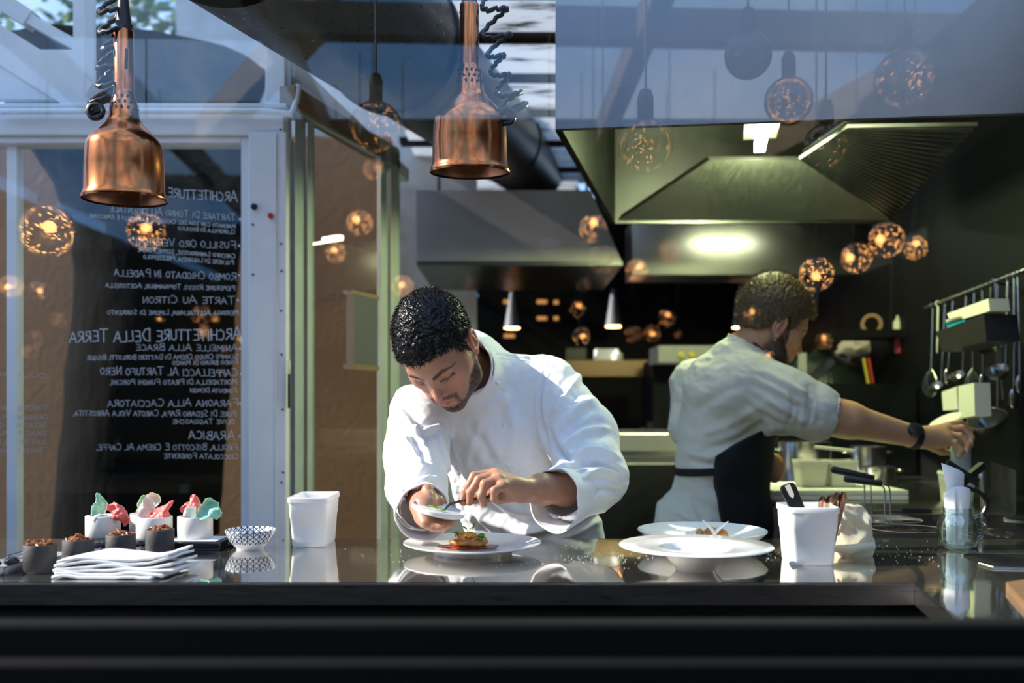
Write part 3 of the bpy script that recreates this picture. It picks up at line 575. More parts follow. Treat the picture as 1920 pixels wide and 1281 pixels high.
# garnish of the shallow bowl
gb = thing('browned_scallop', 'browned round piece under white shavings in the shallow bowl', 'food', c3+Vector((.01, -.01, .01)))
obj('piece', blob(c3+Vector((S(14, 1.9), -.05, .032)), .025, 3, .2, (1.0, .7, .75)), M['fish'], gb)
for k, (dx, d) in enumerate(((-12, (-.5, 0, .62)), (2, (.55, 0, .5)))):
    p = c3+Vector((S(dx+16, 1.9), -.066, .046)); bm = NB(); dd = Vector(d).normalized(); tube(bm, [p-dd*.014, p+Vector((0, -.003, .003)), p+dd*.026], [.0035, .0035, .001], 8); obj('shaving', bm, M['porcelain'], gb)
o = obj('browned_cube', blob(c3+Vector((S(-14, 1.9), -.05, .032)), .0105, 7, .1, (.9, .8, 1.5)), M['fish']); tag(o, 'small upright browned cube in the shallow bowl', 'food'); origin(o, c3)
o = obj('white_petal', blob(c3+Vector((S(-30, 1.9), -.05, .032)), .011, 9, .4, (1.1, .6, 1.0)), M['porcelain']); tag(o, 'small white petal beside the browned cube', 'food'); origin(o, c3)
# patterned bowl
pb = Vector((S(469.5-960, 1.93), 1.93, ZT))
mm = bpy.data.materials.new('blue_pattern'); mm.use_nodes = True; t = mm.node_tree; b = t.nodes['Principled BSDF']; L = t.links.new
tcn = t.nodes.new('ShaderNodeTexCoord'); sx = t.nodes.new('ShaderNodeSeparateXYZ'); L(tcn.outputs['Object'], sx.inputs[0])
def mth(op, a, b_=None):
    n = t.nodes.new('ShaderNodeMath'); n.operation = op
    for i, v in enumerate((a, b_)):
        if v is None: continue
        if isinstance(v, (int, float)): n.inputs[i].default_value = v
        else: L(v, n.inputs[i])
    return n.outputs[0]
ang = mth('ARCTAN2', sx.outputs['Y'], sx.outputs['X']); au = mth('MULTIPLY', ang, 24/(2*PI)); hv = mth('MULTIPLY', sx.outputs['Z'], 105.0)
d1_ = mth('ABSOLUTE', mth('SUBTRACT', mth('FRACT', mth('ADD', au, hv)), .5)); d2_ = mth('ABSOLUTE', mth('SUBTRACT', mth('FRACT', mth('SUBTRACT', au, hv)), .5)); d3_ = mth('ABSOLUTE', mth('SUBTRACT', mth('FRACT', au), .5))
ln = mth('MAXIMUM', mth('MAXIMUM', mth('LESS_THAN', d1_, .10), mth('LESS_THAN', d2_, .10)), mth('LESS_THAN', d3_, .06))
hi_ = mth('GREATER_THAN', sx.outputs['Z'], .0125); ln = mth('MULTIPLY', ln, hi_)
mxn = t.nodes.new('ShaderNodeMix'); mxn.data_type = 'RGBA'; mxn.inputs['A'].default_value = (.80, .82, .84, 1); mxn.inputs['B'].default_value = (.015, .03, .07, 1); L(ln, mxn.inputs['Factor']); L(mxn.outputs['Result'], b.inputs['Base Color']); b.inputs['Roughness'].default_value = .15
M['blue_pattern'] = mm
plate(pb, [(.001, .002), (.022, .002), (.024, 0), (.027, 0), (.029, .004), (.040, .015), (.046, .027), (.050, .038), (.0492, .0395), (.0475, .037), (.043, .026), (.036, .014), (.02, .007), (.001, .006)], 'patterned_bowl', 'small bowl with dark blue geometric pattern beside the empty tub', 'bowl', 'blue_pattern')
# black tray with marble cups of coloured crisps
ty = 1.955
tr = thing('serving_tray', 'black lacquered tray under the marble pots', 'tray', P(300, 760, ty)*1.0)
WL[tr.name] = tr.location = Vector((P(300, 760, ty).x, ty, ZT))
bm = NB(); box(bm, (S(140-960, ty), ty-.06, ZT), (S(428-960, ty), ty+.075, ZT+.017), .004); obj('tray_body', bm, M['black_gloss'], tr, True)
bm = NB(); box(bm, (S(330-960, ty), ty-.052, ZT+.0172), (S(420-960, ty), ty+.02, ZT+.0195), .001); obj('paper_lining', bm, M['paper'], tr, False)
M['crisp_green'] = mat('crisp_green', (.30, .66, .50), .45, var=.15, vscale=30, sss=.4); M['crisp_red'] = mat('crisp_red', (.80, .16, .14), .45, var=.2, vscale=30, sss=.4); M['crisp_white'] = mat('crisp_white', (.80, .78, .72), .45, var=.12, vscale=30, sss=.4)
def crisp(pts, Y, m, label, seed, th=.0022):
    "puffed cracker: an outline in pixels given a crumpled surface and thickness"
    out = spline(pts+[pts[0]], 44)[:-1]; cx = sum(p[0] for p in out)/len(out); cy = sum(p[1] for p in out)/len(out); bm = NB(); rows = []
    for side in (0, 1):
        vs = []
        for k in range(9):
            u = k/8; ring = []
            for i, (x, y) in enumerate(out):
                jag = 1+.035*math.sin(i*2.7+seed)*u+.03*math.sin(i*5.1+seed*2)*u
                q = P(cx+(x-cx)*u*jag, cy+(y-cy)*u*jag, Y); q.y += .020*mnoise.noise(Vector((q.x*38+seed, q.z*38, seed)))+.006*mnoise.noise(Vector((q.x*130+seed, q.z*130, 0)))+.010*u*u*math.sin(seed)-th*(.5-side)*2
                ring.append(bm.verts.new(q))
            vs.append(ring)
        n = len(out)
        for k in range(8):
            for i in range(n):
                f = (vs[k][i], vs[k][(i+1) % n], vs[k+1][(i+1) % n], vs[k+1][i]); bm.faces.new(f if side else f[::-1])
        rows.append(vs)
    n = len(out)
    for i in range(n): bm.faces.new((rows[0][8][i], rows[0][8][(i+1) % n], rows[1][8][(i+1) % n], rows[1][8][i]))
    bmesh.ops.remove_doubles(bm, verts=bm.verts, dist=.00005)
    o = obj('prawn_cracker', bm, m, None, True, 80); o.name = 'puffed_cracker'; tag(o, label, 'cracker', 'puffed crackers in the marble pots'); return origin(o, P(cx, max(p[1] for p in out), Y))
def z6(x, y): return (x*440/1920, 900+y*440/1920)
def pot(px0, px1, pytop, z0, zh, m, name, label, group, Y=None, hole=True):
    c = Vector((S((px0+px1)/2-960, Y), Y, z0)); r = S(px1-px0, Y)/2
    t = plate(c, [(.001, 0), (r-.001, 0), (r, .001), (r, zh-.001), (r-.001, zh), (r*.82, zh), (r*.80, zh-.001), (r*.8, zh*.45), (.001, zh*.45)], name, label, 'pot', m, 48); t['group'] = group; return c
for px0, px1, Y, lab in ((162, 224, 1.985, 'white marble pot furthest from the patterned bowl'), (244, 300, 2.02, 'cream marble pot half hidden behind another marble pot'), (257, 322, 1.965, 'grey-veined marble pot in the middle holding tall crackers'), (334, 398, 1.95, 'white marble pot nearest the patterned bowl')):
    pot(px0, px1, 0, ZT+.017 if px0 < 330 else ZT+.0195, .044, 'marble', 'marble_pot', lab, 'marble pots on the black tray', Y)
g_, r_, w_ = M['crisp_green'], M['crisp_red'], M['crisp_white']
def zc(L_): return [z6(*p) for p in L_]
crisp(zc([(725, 320), (745, 230), (775, 170), (770, 112), (800, 130), (825, 165), (848, 210), (835, 260), (800, 320), (765, 350)]), 1.99, g_, 'tall green cracker in the pot furthest from the patterned bowl', 1)
crisp(zc([(835, 250), (880, 205), (920, 190), (970, 205), (1010, 240), (1045, 290), (1040, 340), (1005, 388), (980, 345), (930, 340), (880, 350), (895, 300)]), 1.965, r_, 'red cracker drooping over the rim of the first pot', 2)
crisp(zc([(775, 300), (810, 280), (860, 285), (910, 310), (880, 350), (800, 355)]), 1.962, w_, 'small white cracker between green and red ones', 3)
crisp(zc([(1115, 260), (1150, 170), (1185, 122), (1220, 150), (1200, 250), (1140, 300)]), 2.0, g_, 'thin green cracker behind the large white one', 4)
crisp(zc([(1200, 130), (1255, 100), (1310, 125), (1322, 170), (1290, 215), (1240, 190)]), 1.99, w_, 'round translucent white cracker at the top of the middle pot', 5)
crisp(zc([(1125, 260), (1160, 190), (1205, 140), (1260, 180), (1280, 220), (1240, 270), (1180, 320), (1130, 330)]), 1.975, w_, 'large folded white cracker in the middle pot', 6)
crisp(zc([(1195, 345), (1190, 300), (1260, 240), (1340, 205), (1388, 172), (1398, 200), (1375, 260), (1385, 340), (1300, 348)]), 1.955, r_, 'pointed red cracker in the middle pot', 7)
crisp(zc([(1458, 240), (1490, 200), (1525, 180), (1550, 130), (1590, 127), (1615, 170), (1628, 230), (1590, 270), (1500, 290)]), 1.955, r_, 'red cracker in the pot nearest the patterned bowl', 8)
crisp(zc([(1500, 310), (1510, 240), (1555, 222), (1588, 245), (1585, 320), (1540, 330)]), 1.932, w_, 'small white cracker in the pot nearest the patterned bowl', 9)
crisp(zc([(1615, 300), (1640, 220), (1680, 165), (1720, 143), (1770, 185), (1812, 260), (1785, 322), (1735, 305), (1660, 318)]), 1.935, g_, 'broad green cracker nearest the patterned bowl', 10)
# small dark clay pots with shredded topping
for px0, px1, Y, lab in ((46, 104, 1.66, 'dark clay pot furthest from the patterned bowl'), (119, 175, 1.72, 'dark clay pot second from the counter end'), (200, 253, 1.79, 'dark clay pot behind the napkins, third from the counter end'), (274, 326, 1.86, 'dark clay pot nearest the patterned bowl')):
    c = pot(px0, px1, 0, ZT, .0485, 'clay', 'clay_pot', lab, 'dark clay pots', Y); bm = NB()
    for k in range(46):
        a_ = random.uniform(0, 2*PI); rr = .021*math.sqrt(random.random()); p = c+Vector((rr*math.cos(a_), rr*math.sin(a_), .046+random.uniform(0, .012)*(1-rr/.024))); d = Vector((random.gauss(0, 1), random.gauss(0, 1), random.gauss(0, .5))).normalized()*random.uniform(.004, .009); q = Vector((random.gauss(0, 1), random.gauss(0, 1), random.gauss(0, 1)))*.002
        tube(bm, [p-d, p+q, p+d], [.0012, .002, .001], 5)
    o = obj('fried_shreds', bm, mat('shreds', (.36, .13, .035), .4, var=.5, vscale=120)); tag(o, 'crisp orange-brown shreds heaped on the '+lab, 'food', None, 'stuff'); origin(o, c)
# napkins: folded, fanned
def napkin(k, z, x0, x1, y0, y1, skew, label, hump):
    nx, ny = 44, 10; vs = []; fs = []; th = .0044
    for side in (0, 1):
        for j in range(ny+1):
            for i in range(nx+1):
                u, v = i/nx, j/ny; x = x0+(x1-x0)*u+skew*v; y = y0+(y1-y0)*v+.012*u*(k-2)*.4
                zz_ = z+hump*(.55*math.sin(PI*min(1, u*1.5))*(.6+.4*v))+.0018*math.sin(u*9+k*1.3)+.0025*mnoise.noise(Vector((u*5, v*3, k*2.1)))+max(0, u-.82)*.035*(k-1.5)*.5
                edge = 1.0 if (u in (0,) or v in (0,)) else 1.0
                vs.append((x, y, max(ZT+.0008, zz_)+th*side*edge))
    n1 = (nx+1)*(ny+1)
    for j in range(ny):
        for i in range(nx):
            a_ = j*(nx+1)+i; fs.append((a_, a_+1, a_+nx+2, a_+nx+1)[::-1]); fs.append((n1+a_, n1+a_+1, n1+a_+nx+2, n1+a_+nx+1))
    for i in range(nx):
        for b0 in (i, ny*(nx+1)+i): fs.append((b0, b0+1, n1+b0+1, n1+b0))
    for j in range(ny):
        for b0 in (j*(nx+1), j*(nx+1)+nx): fs.append((b0, b0+nx+1, n1+b0+nx+1, n1+b0))
    o = pymesh('napkin', vs, fs, M['napkin']); bmm = NB(); bmm.from_mesh(o.data); bmesh.ops.recalc_face_normals(bmm, faces=bmm.faces); bmm.to_mesh(o.data)
    o.modifiers.new('round', 'BEVEL').width = .0008
    tag(o, label, 'napkin', 'folded napkins by the clay pots'); return origin(o, ((x0+x1)/2, (y0+y1)/2, z))
zn = ZT+.001
for k in range(6):
    lab = ('folded white napkin at the bottom of the stack', 'folded white napkin second from the bottom of the stack', 'folded white napkin third from the bottom of the stack', 'folded white napkin third from the top of the stack', 'folded white napkin second from the top of the stack', 'folded white napkin on top of the stack')[k]
    napkin(k, zn, S(96+4*(k % 2)-960, 1.59), S((300, 318, 336, 330, 322, 318)[k]-960, 1.62), 1.590+.002*k, 1.690, .012, lab, .0012*k*k*.45); zn += .0047
# flat stone dishes
M['stone_dish'] = mat('stone_dish', (.30, .31, .33), .5, var=.15, vscale=30)
def dish(px0, px1, Y, dep, label, pebbles=True, h=.012):
    x0, x1 = S(px0-960, Y), S(px1-960, Y); t = thing('stone_dish', label, 'dish', ((x0+x1)/2, Y, ZT), 'grey dishes between the pots')
    bm = NB(); b2 = [Vector((x0+.006, Y-dep/2+.006, ZT)), Vector((x1-.006, Y-dep/2+.006, ZT)), Vector((x1-.006, Y+dep/2-.006, ZT)), Vector((x0+.006, Y+dep/2-.006, ZT))]
    def rr(d, z): return [Vector((x0+d, Y-dep/2+d, ZT+z)), Vector((x1-d, Y-dep/2+d, ZT+z)), Vector((x1-d, Y+dep/2-d, ZT+z)), Vector((x0+d, Y+dep/2-d, ZT+z))]
    ring_loft(bm, [rr(.008, 0), rr(0, h*.6), rr(0, h), rr(.004, h), rr(.008, h*.5)]); bmesh.ops.bevel(bm, geom=[e for e in bm.edges if abs(e.verts[0].co.z-e.verts[1].co.z) > .001], offset=.004, segments=2, affect='EDGES'); obj('dish_body', bm, M['stone_dish'], t)
    if pebbles:
        for k in range(3):
            p = ((x0+x1)/2+(k-1)*(x1-x0)*.28, Y+random.uniform(-.2, .2)*dep, ZT+h*.5+.008); o = obj('black_stone', blob(p, .0105, k+Y, .25, (1.2, 1, .75)), M['black_plastic']); tag(o, 'black pebble in the '+label, 'pebble', 'black pebbles in the '+label); origin(o, p)
dish(168, 204, 1.88, .06, 'grey dish glimpsed between second and third clay pots'); dish(252, 279, 1.90, .06, 'grey dish glimpsed behind the clay pot nearest the patterned bowl'); dish(22, 125, 1.80, .07, 'grey rectangular dish behind the outermost clay pot', False, .009); dish(-60, 36, 1.66, .09, 'pale dish cut off by the edge at the counter end', True, .016)
# wax bag
bg_ = thing('wax_paper_bag', 'crumpled translucent waxed bag behind the utensil tub', 'bag', (S(1605-960, 1.84), 1.84, ZT))
def bag():
    prof = [(1042, 1560, 1632), (1034, 1556, 1637), (1022, 1556, 1638), (1012, 1560, 1636), (1000, 1562, 1634), (980, 1562, 1632), (965, 1563, 1629), (955, 1564, 1624), (949, 1568, 1616), (946, 1572, 1606)]; rings = []
    for k in range(len(prof)-1):
        for s_ in range(5):
            u = s_/5; py, a_, b_ = [prof[k][i]*(1-u)+prof[k+1][i]*u for i in range(3)]; c = P((a_+b_)/2, py, 1.85); w2 = S((b_-a_)/2, 1.85); dp = .028*(1-.6*(k+u)/9)
            rings.append([c+Vector((w2*math.copysign(abs(math.cos(2*PI*j/28))**.7, math.cos(2*PI*j/28)), dp*math.copysign(abs(math.sin(2*PI*j/28))**.7, math.sin(2*PI*j/28)), 0))*(1+.0)+Vector((.004*mnoise.noise(c*60+Vector((j*.7, 0, 0))), .011*mnoise.noise(c*38+Vector((math.cos(2*PI*j/28)*2, math.sin(2*PI*j/28)*2, 0))), .004*mnoise.noise(c*40+Vector((j*.3, 0, 0))))) for j in range(28)])
    return ring_loft(NB(), rings)
obj('bag_body', bag(), M['wax_bag'], bg_)
bm = NB(); tube(bm, [P(1558, 1028, 1.82), P(1590, 1031, 1.808), P(1638, 1024, 1.82)], [.006, .010, .007], 12); obj('folded_base', bm, M['wax_bag'], bg_)
bm = NB(); tube(bm, [P(1575, 950, 1.83), P(1572, 965, 1.822), P(1580, 985, 1.82), P(1570, 1005, 1.82)], [.003, .006, .005, .003], 8); obj('crease', bm, M['wax_bag'], bg_)
# mason jar with rolled paper
jY = 1.94; jc = Vector((S(1795-960, jY), jY, ZT)); jt = thing('glass_jar', 'clear glass mason jar with handle holding rolled paper', 'jar', jc)
obj('jar_body', lathe(NB(), jc, [(.001, .004), (.030, .003), (.036, .006), (.0385, .015), (.0385, .045), (.036, .058), (.031, .064), (.030, .068), (.032, .070), (.032, .073), (.0305, .076), (.032, .079), (.031, .083), (.0285, .083), (.028, .066), (.034, .055), (.036, .045), (.036, .016), (.030, .008), (.001, .008)], 48), M['jar_glass'], jt)
bm = NB(); tube(bm, spline([jc+Vector((.034, .006, .062)), jc+Vector((.052, .008, .064)), jc+Vector((.060, .010, .045)), jc+Vector((.052, .008, .022)), jc+Vector((.037, .006, .018))], 24), .004, 10); obj('handle', bm, M['jar_glass'], jt)
def cone_paper(c, r0, r1, h0, th0, th1, tip, label, m):
    "paper rolled into a cone, open lip slanting up to a tip"
    nx, ny = 36, 8; vs = []; fs = []
    for j in range(ny+1):
        for i in range(nx+1):
            u = i/nx; v = j/ny; th = th0+(th1-th0)*u; r = (r0+(r1-r0)*v)*(1+.12*u); hh = h0+tip*(.5+.5*math.cos((u-.12)*2*PI))**1.5
            vs.append(c+Vector((r*math.cos(th), r*math.sin(th), .006+hh*v)))
    for j in range(ny):
        for i in range(nx): a_ = j*(nx+1)+i; fs.append((a_, a_+1, a_+nx+2, a_+nx+1))
    o = pymesh('rolled_paper', vs, fs, m); o.modifiers.new('thickness', 'SOLIDIFY').thickness = .0006; tag(o, label, 'paper', 'rolled papers in the glass jar'); return origin(o, c)
cone_paper(jc+Vector((0, 0, .003)), .018, .0235, .098, -2.6, 4.2, .02, 'inner white paper cone standing lower in the glass jar', M['paper'])
vs = []; fs = []
for j in range(9):
    for i in range(9):
        u, v = i/8, j/8; a0_, a1_ = P(1763, 868, 1.955), P(1817, 891, 1.955); b0_, b1_ = P(1785, 985, 1.955), P(1814, 985, 1.955)
        p = a0_.lerp(a1_, u).lerp(b0_.lerp(b1_, u), v); p.y += -.016+.030*(u-.35)**2*3; vs.append(p)
for j in range(8):
    for i in range(8): a_ = j*9+i; fs.append((a_, a_+1, a_+10, a_+9))
o = pymesh('rolled_paper', vs, fs, M['paper']); o.modifiers.new('thickness', 'SOLIDIFY').thickness = .0006; tag(o, 'tall pointed white sheet sticking out of the glass jar', 'paper', 'rolled papers in the glass jar'); origin(o, jc)
# chute opening and wooden board
bm = NB(); q = [(1805, 1042), (1822, 1040), (1990, 1040), (1990, 1068), (1862, 1066), (1835, 1058)]; top = [PZ(x, y, ZT+.0012) for x, y in q]; low = [p-Vector((0, 0, .001)) for p in top]
v0 = [bm.verts.new(p) for p in low]; v1 = [bm.verts.new(p) for p in top]; bm.faces.new(v0[::-1]); bm.faces.new(v1)
for i in range(6): bm.faces.new((v0[i], v0[(i+1) % 6], v1[(i+1) % 6], v1[i]))
sk = thing('inset_sink', 'dark rounded inset opening in the steel worktop near the jar', 'sink', PZ(1880, 1055, ZT)); obj('basin', bm, M['black'], sk, False)
bm = NB(); tube(bm, [p+Vector((0, 0, .0008)) for p in top], .0022, 8); obj('rim', bm, M['steel'], sk)
q = [PZ(1886, 1106, ZT), PZ(1990, 1090, ZT), PZ(2050, 1160, ZT), PZ(1935, 1160, ZT)]
o = obj('wooden_board', hexa(NB(), q+[p+Vector((0, 0, .012)) for p in q]), M['wood_board']); tag(o, 'corner of brown wooden board on the steel worktop', 'board'); origin(o, q[0])
# flour specks
vs, fs = [], []
for _ in range(420):
    px = random.choice((random.gauss(1110, 40), random.gauss(1180, 30), random.gauss(1440, 40), random.gauss(870, 120), random.uniform(1600, 1760))); py = random.gauss(1040, 11)
    if not 1014 < py < 1085: continue
    p = PZ(px, py, ZT+.0006); s_ = random.uniform(.0004, .0010); k = len(vs); vs += [p+Vector((s_, 0, 0)), p+Vector((0, s_*1.4, 0)), p-Vector((s_, 0, 0)), p-Vector((0, s_*1.4, 0)), p+Vector((0, 0, s_))]; fs += [(k, k+1, k+4), (k+1, k+2, k+4), (k+2, k+3, k+4), (k+3, k, k+4)]
o = pymesh('flour_specks', vs, fs, M['napkin'], None, False); tag(o, 'scattered pale flour specks on the steel counter', 'flour', None, 'stuff')
# ------------------------------------------------------------------ people: smooth implicit bodies meshed on a fine grid
import openvdb
class Field:
    def __init__(s, lo, hi, h):
        s.lo = np.array(lo, float); s.h = h; s.n = np.ceil((np.array(hi)-s.lo)/h).astype(int)+1; s.d = np.full(s.n, .25, np.float32)
    def grid(s, lo, hi):
        a = np.clip(np.floor((np.array(lo)-s.lo)/s.h).astype(int), 0, s.n); b = np.clip(np.ceil((np.array(hi)-s.lo)/s.h).astype(int)+1, 0, s.n)
        ax = [(s.lo[i]+s.h*np.arange(a[i], b[i])).astype(np.float32) for i in range(3)]
        return tuple(slice(a[i], b[i]) for i in range(3)), ax[0][:, None, None], ax[1][None, :, None], ax[2][None, None, :]
    def put(s, sl, d, k, sub):
        a = s.d[sl]
        if a.size == 0: return
        if sub:
            e = -d; hh = np.maximum(k-np.abs(a-e), 0)/k if k > 0 else 0; s.d[sl] = np.maximum(a, e)+hh*hh*k*.25
        else:
            hh = np.maximum(k-np.abs(a-d), 0)/k if k > 0 else 0; s.d[sl] = np.minimum(a, d)-hh*hh*k*.25
    def cone(s, a, b, ra, rb, k=.01, sub=False):
        a, b = np.array(a, float), np.array(b, float); m = max(ra, rb)+k+4*s.h
        sl, x, y, z = s.grid(np.minimum(a, b)-m, np.maximum(a, b)+m); ba = b-a; L2 = float(ba @ ba)+1e-12
        t = np.clip(((x-a[0])*ba[0]+(y-a[1])*ba[1]+(z-a[2])*ba[2])/L2, 0, 1)
        d = np.sqrt((x-a[0]-t*ba[0])**2+(y-a[1]-t*ba[1])**2+(z-a[2]-t*ba[2])**2)-(ra+(rb-ra)*t); s.put(sl, d, k, sub)
    def poly(s, pts, rs, k=.01, sub=False):
        if not isinstance(rs, (list, tuple)): rs = [rs]*len(pts)
        for i in range(len(pts)-1): s.cone(pts[i], pts[i+1], rs[i], rs[i+1], k, sub)
    def ell(s, c, r, R=None, k=.01, sub=False):
        c = np.array(c, float); r = np.array(r, float); R = np.eye(3) if R is None else np.array(R); m = r.max()+k+4*s.h
        sl, x, y, z = s.grid(c-m, c+m); x, y, z = x-c[0], y-c[1], z-c[2]; q = [x*R[0, i]+y*R[1, i]+z*R[2, i] for i in range(3)]
        k0 = np.sqrt(sum((q[i]/r[i])**2 for i in range(3)))+1e-9; k1 = np.sqrt(sum((q[i]/r[i]**2)**2 for i in range(3)))+1e-9
        s.put(sl, k0*(k0-1)/k1, k, sub)
    def half(s, p, n, k=.004):
        "cut away the side the normal n points to"
        p, n = np.array(p, float), np.array(n, float); n /= np.linalg.norm(n)
        sl, x, y, z = s.grid(s.lo, s.lo+s.n*s.h); s.put(sl, -((x-p[0])*n[0]+(y-p[1])*n[1]+(z-p[2])*n[2]), k, True)
    def mesh(s):
        g = openvdb.FloatGrid(background=.25); g.copyFromArray(s.d); pts, quads = g.convertToQuads(isovalue=0.0)
        return pts.astype(np.float64)*s.h+s.lo, quads[:, ::-1]
def np_mesh(name, v, f, m, parent):
    me = bpy.data.meshes.new(name); me.vertices.add(len(v)); me.vertices.foreach_set('co', np.asarray(v, np.float32).ravel())
    k = f.shape[1]; me.loops.add(len(f)*k); me.loops.foreach_set('vertex_index', f.astype(np.int32).ravel()); me.polygons.add(len(f)); me.polygons.foreach_set('loop_start', (np.arange(len(f))*k).astype(np.int32)); me.update(calc_edges=True)
    bmm = NB(); bmm.from_mesh(me)
    if bmm.calc_volume(signed=True) < 0: me.flip_normals()
    bmm.free()
    return link_mesh(name, me, m, parent, True)
def normals(v, f):
    n = np.zeros_like(v); q = v[f]; fn = np.cross(q[:, 2]-q[:, 0], q[:, 3]-q[:, 1])
    for i in range(4): np.add.at(n, f[:, i], fn)
    n /= np.linalg.norm(n, axis=1)[:, None]+1e-12
    c = v.mean(0); return n if ((v-c)*n).sum() > 0 else -n
def relax(v, f, it=1, lam=.5):
    for _ in range(it):
        a = np.zeros_like(v); c = np.zeros(len(v))
        for i, j in ((0, 1), (1, 2), (2, 3), (3, 0)):
            np.add.at(a, f[:, i], v[f[:, j]]); np.add.at(a, f[:, j], v[f[:, i]]); np.add.at(c, f[:, i], 1); np.add.at(c, f[:, j], 1)
        v = v+lam*(a/np.maximum(c, 1)[:, None]-v)
    return v
def topix(v): return np.stack([CX+F*v[:, 0]/v[:, 1], CY-F*(v[:, 2]-CZ)/v[:, 1]], 1)
_NT = RNG.random((64, 64, 64)).astype(np.float32)
def vnoise(p):
    "smooth value noise, -1..1"
    i = np.floor(p).astype(int); t = p-i; t = t*t*(3-2*t); o = 0
    for a in (0, 1):
        for b in (0, 1):
            for c in (0, 1):
                w_ = (t[:, 0] if a else 1-t[:, 0])*(t[:, 1] if b else 1-t[:, 1])*(t[:, 2] if c else 1-t[:, 2]); o = o+w_*_NT[(i[:, 0]+a) % 64, (i[:, 1]+b) % 64, (i[:, 2]+c) % 64]
    return o*2-1
def fold(v, n, strokes, front=.35):
    "press creases into cloth along polylines (pixels), width px, depth m; only surfaces turned to the viewer's side"
    px = topix(v); amp = np.zeros(len(v))
    for pts, wd, a in strokes:
        p = np.array(spline(pts, 14)) if len(pts) > 2 else np.array(pts, float); best = np.full(len(v), 1e9); tt = np.zeros(len(v)); m = len(p)-1
        for i in range(m):
            ba = p[i+1]-p[i]; t_ = np.clip(((px-p[i]) @ ba)/(ba @ ba+1e-9), 0, 1); d = np.linalg.norm(px-p[i]-t_[:, None]*ba, axis=1); u = d < best; best[u] = d[u]; tt[u] = (i+t_[u])/m
        g = np.exp(-(best/wd)**2); e = np.exp(-((best-1.9*wd)/(1.1*wd))**2)*.45
        amp += a*(g-e)*np.clip(np.minimum(tt, 1-tt)*5+.25, 0, 1)
    w_ = np.clip((-n[:, 1]+front)*2, 0, 1); return v+n*(amp*w_)[:, None]
def setcol(o, col):
    at = o.data.color_attributes.new('Col', 'FLOAT_COLOR', 'POINT'); at.data.foreach_set('color', np.concatenate([col, np.ones((len(col), 1))], 1).astype(np.float32).ravel())
sm = lambda a, b, x: np.clip((x-a)/(b-a), 0, 1)**2*(3-2*np.clip((x-a)/(b-a), 0, 1))
def V(px, py, Y): return np.array(P(px, py, Y))
M['skin'] = mat('skin', (.5, .3, .2), .42, attr='Col', sss=.18, bump=.06, bscale=500)
M['jacket'] = mat('jacket', (.87, .87, .87), .85, bump=.10, bscale=900, sheen=.2)
M['shirt'] = mat('shirt', (.60, .57, .50), .85, bump=.12, bscale=700)
M['hair_black'] = mat('hair_black', (.012, .010, .009), .32, var=.3, vscale=200)
M['hair_brown'] = mat('hair_brown', (.10, .065, .03), .5, var=.4, vscale=200)
M['apron'] = mat('apron', (.006, .005, .006), .8, bump=.1, bscale=500)
M['dark_red'] = mat('dark_red', (.13, .015, .02), .7)

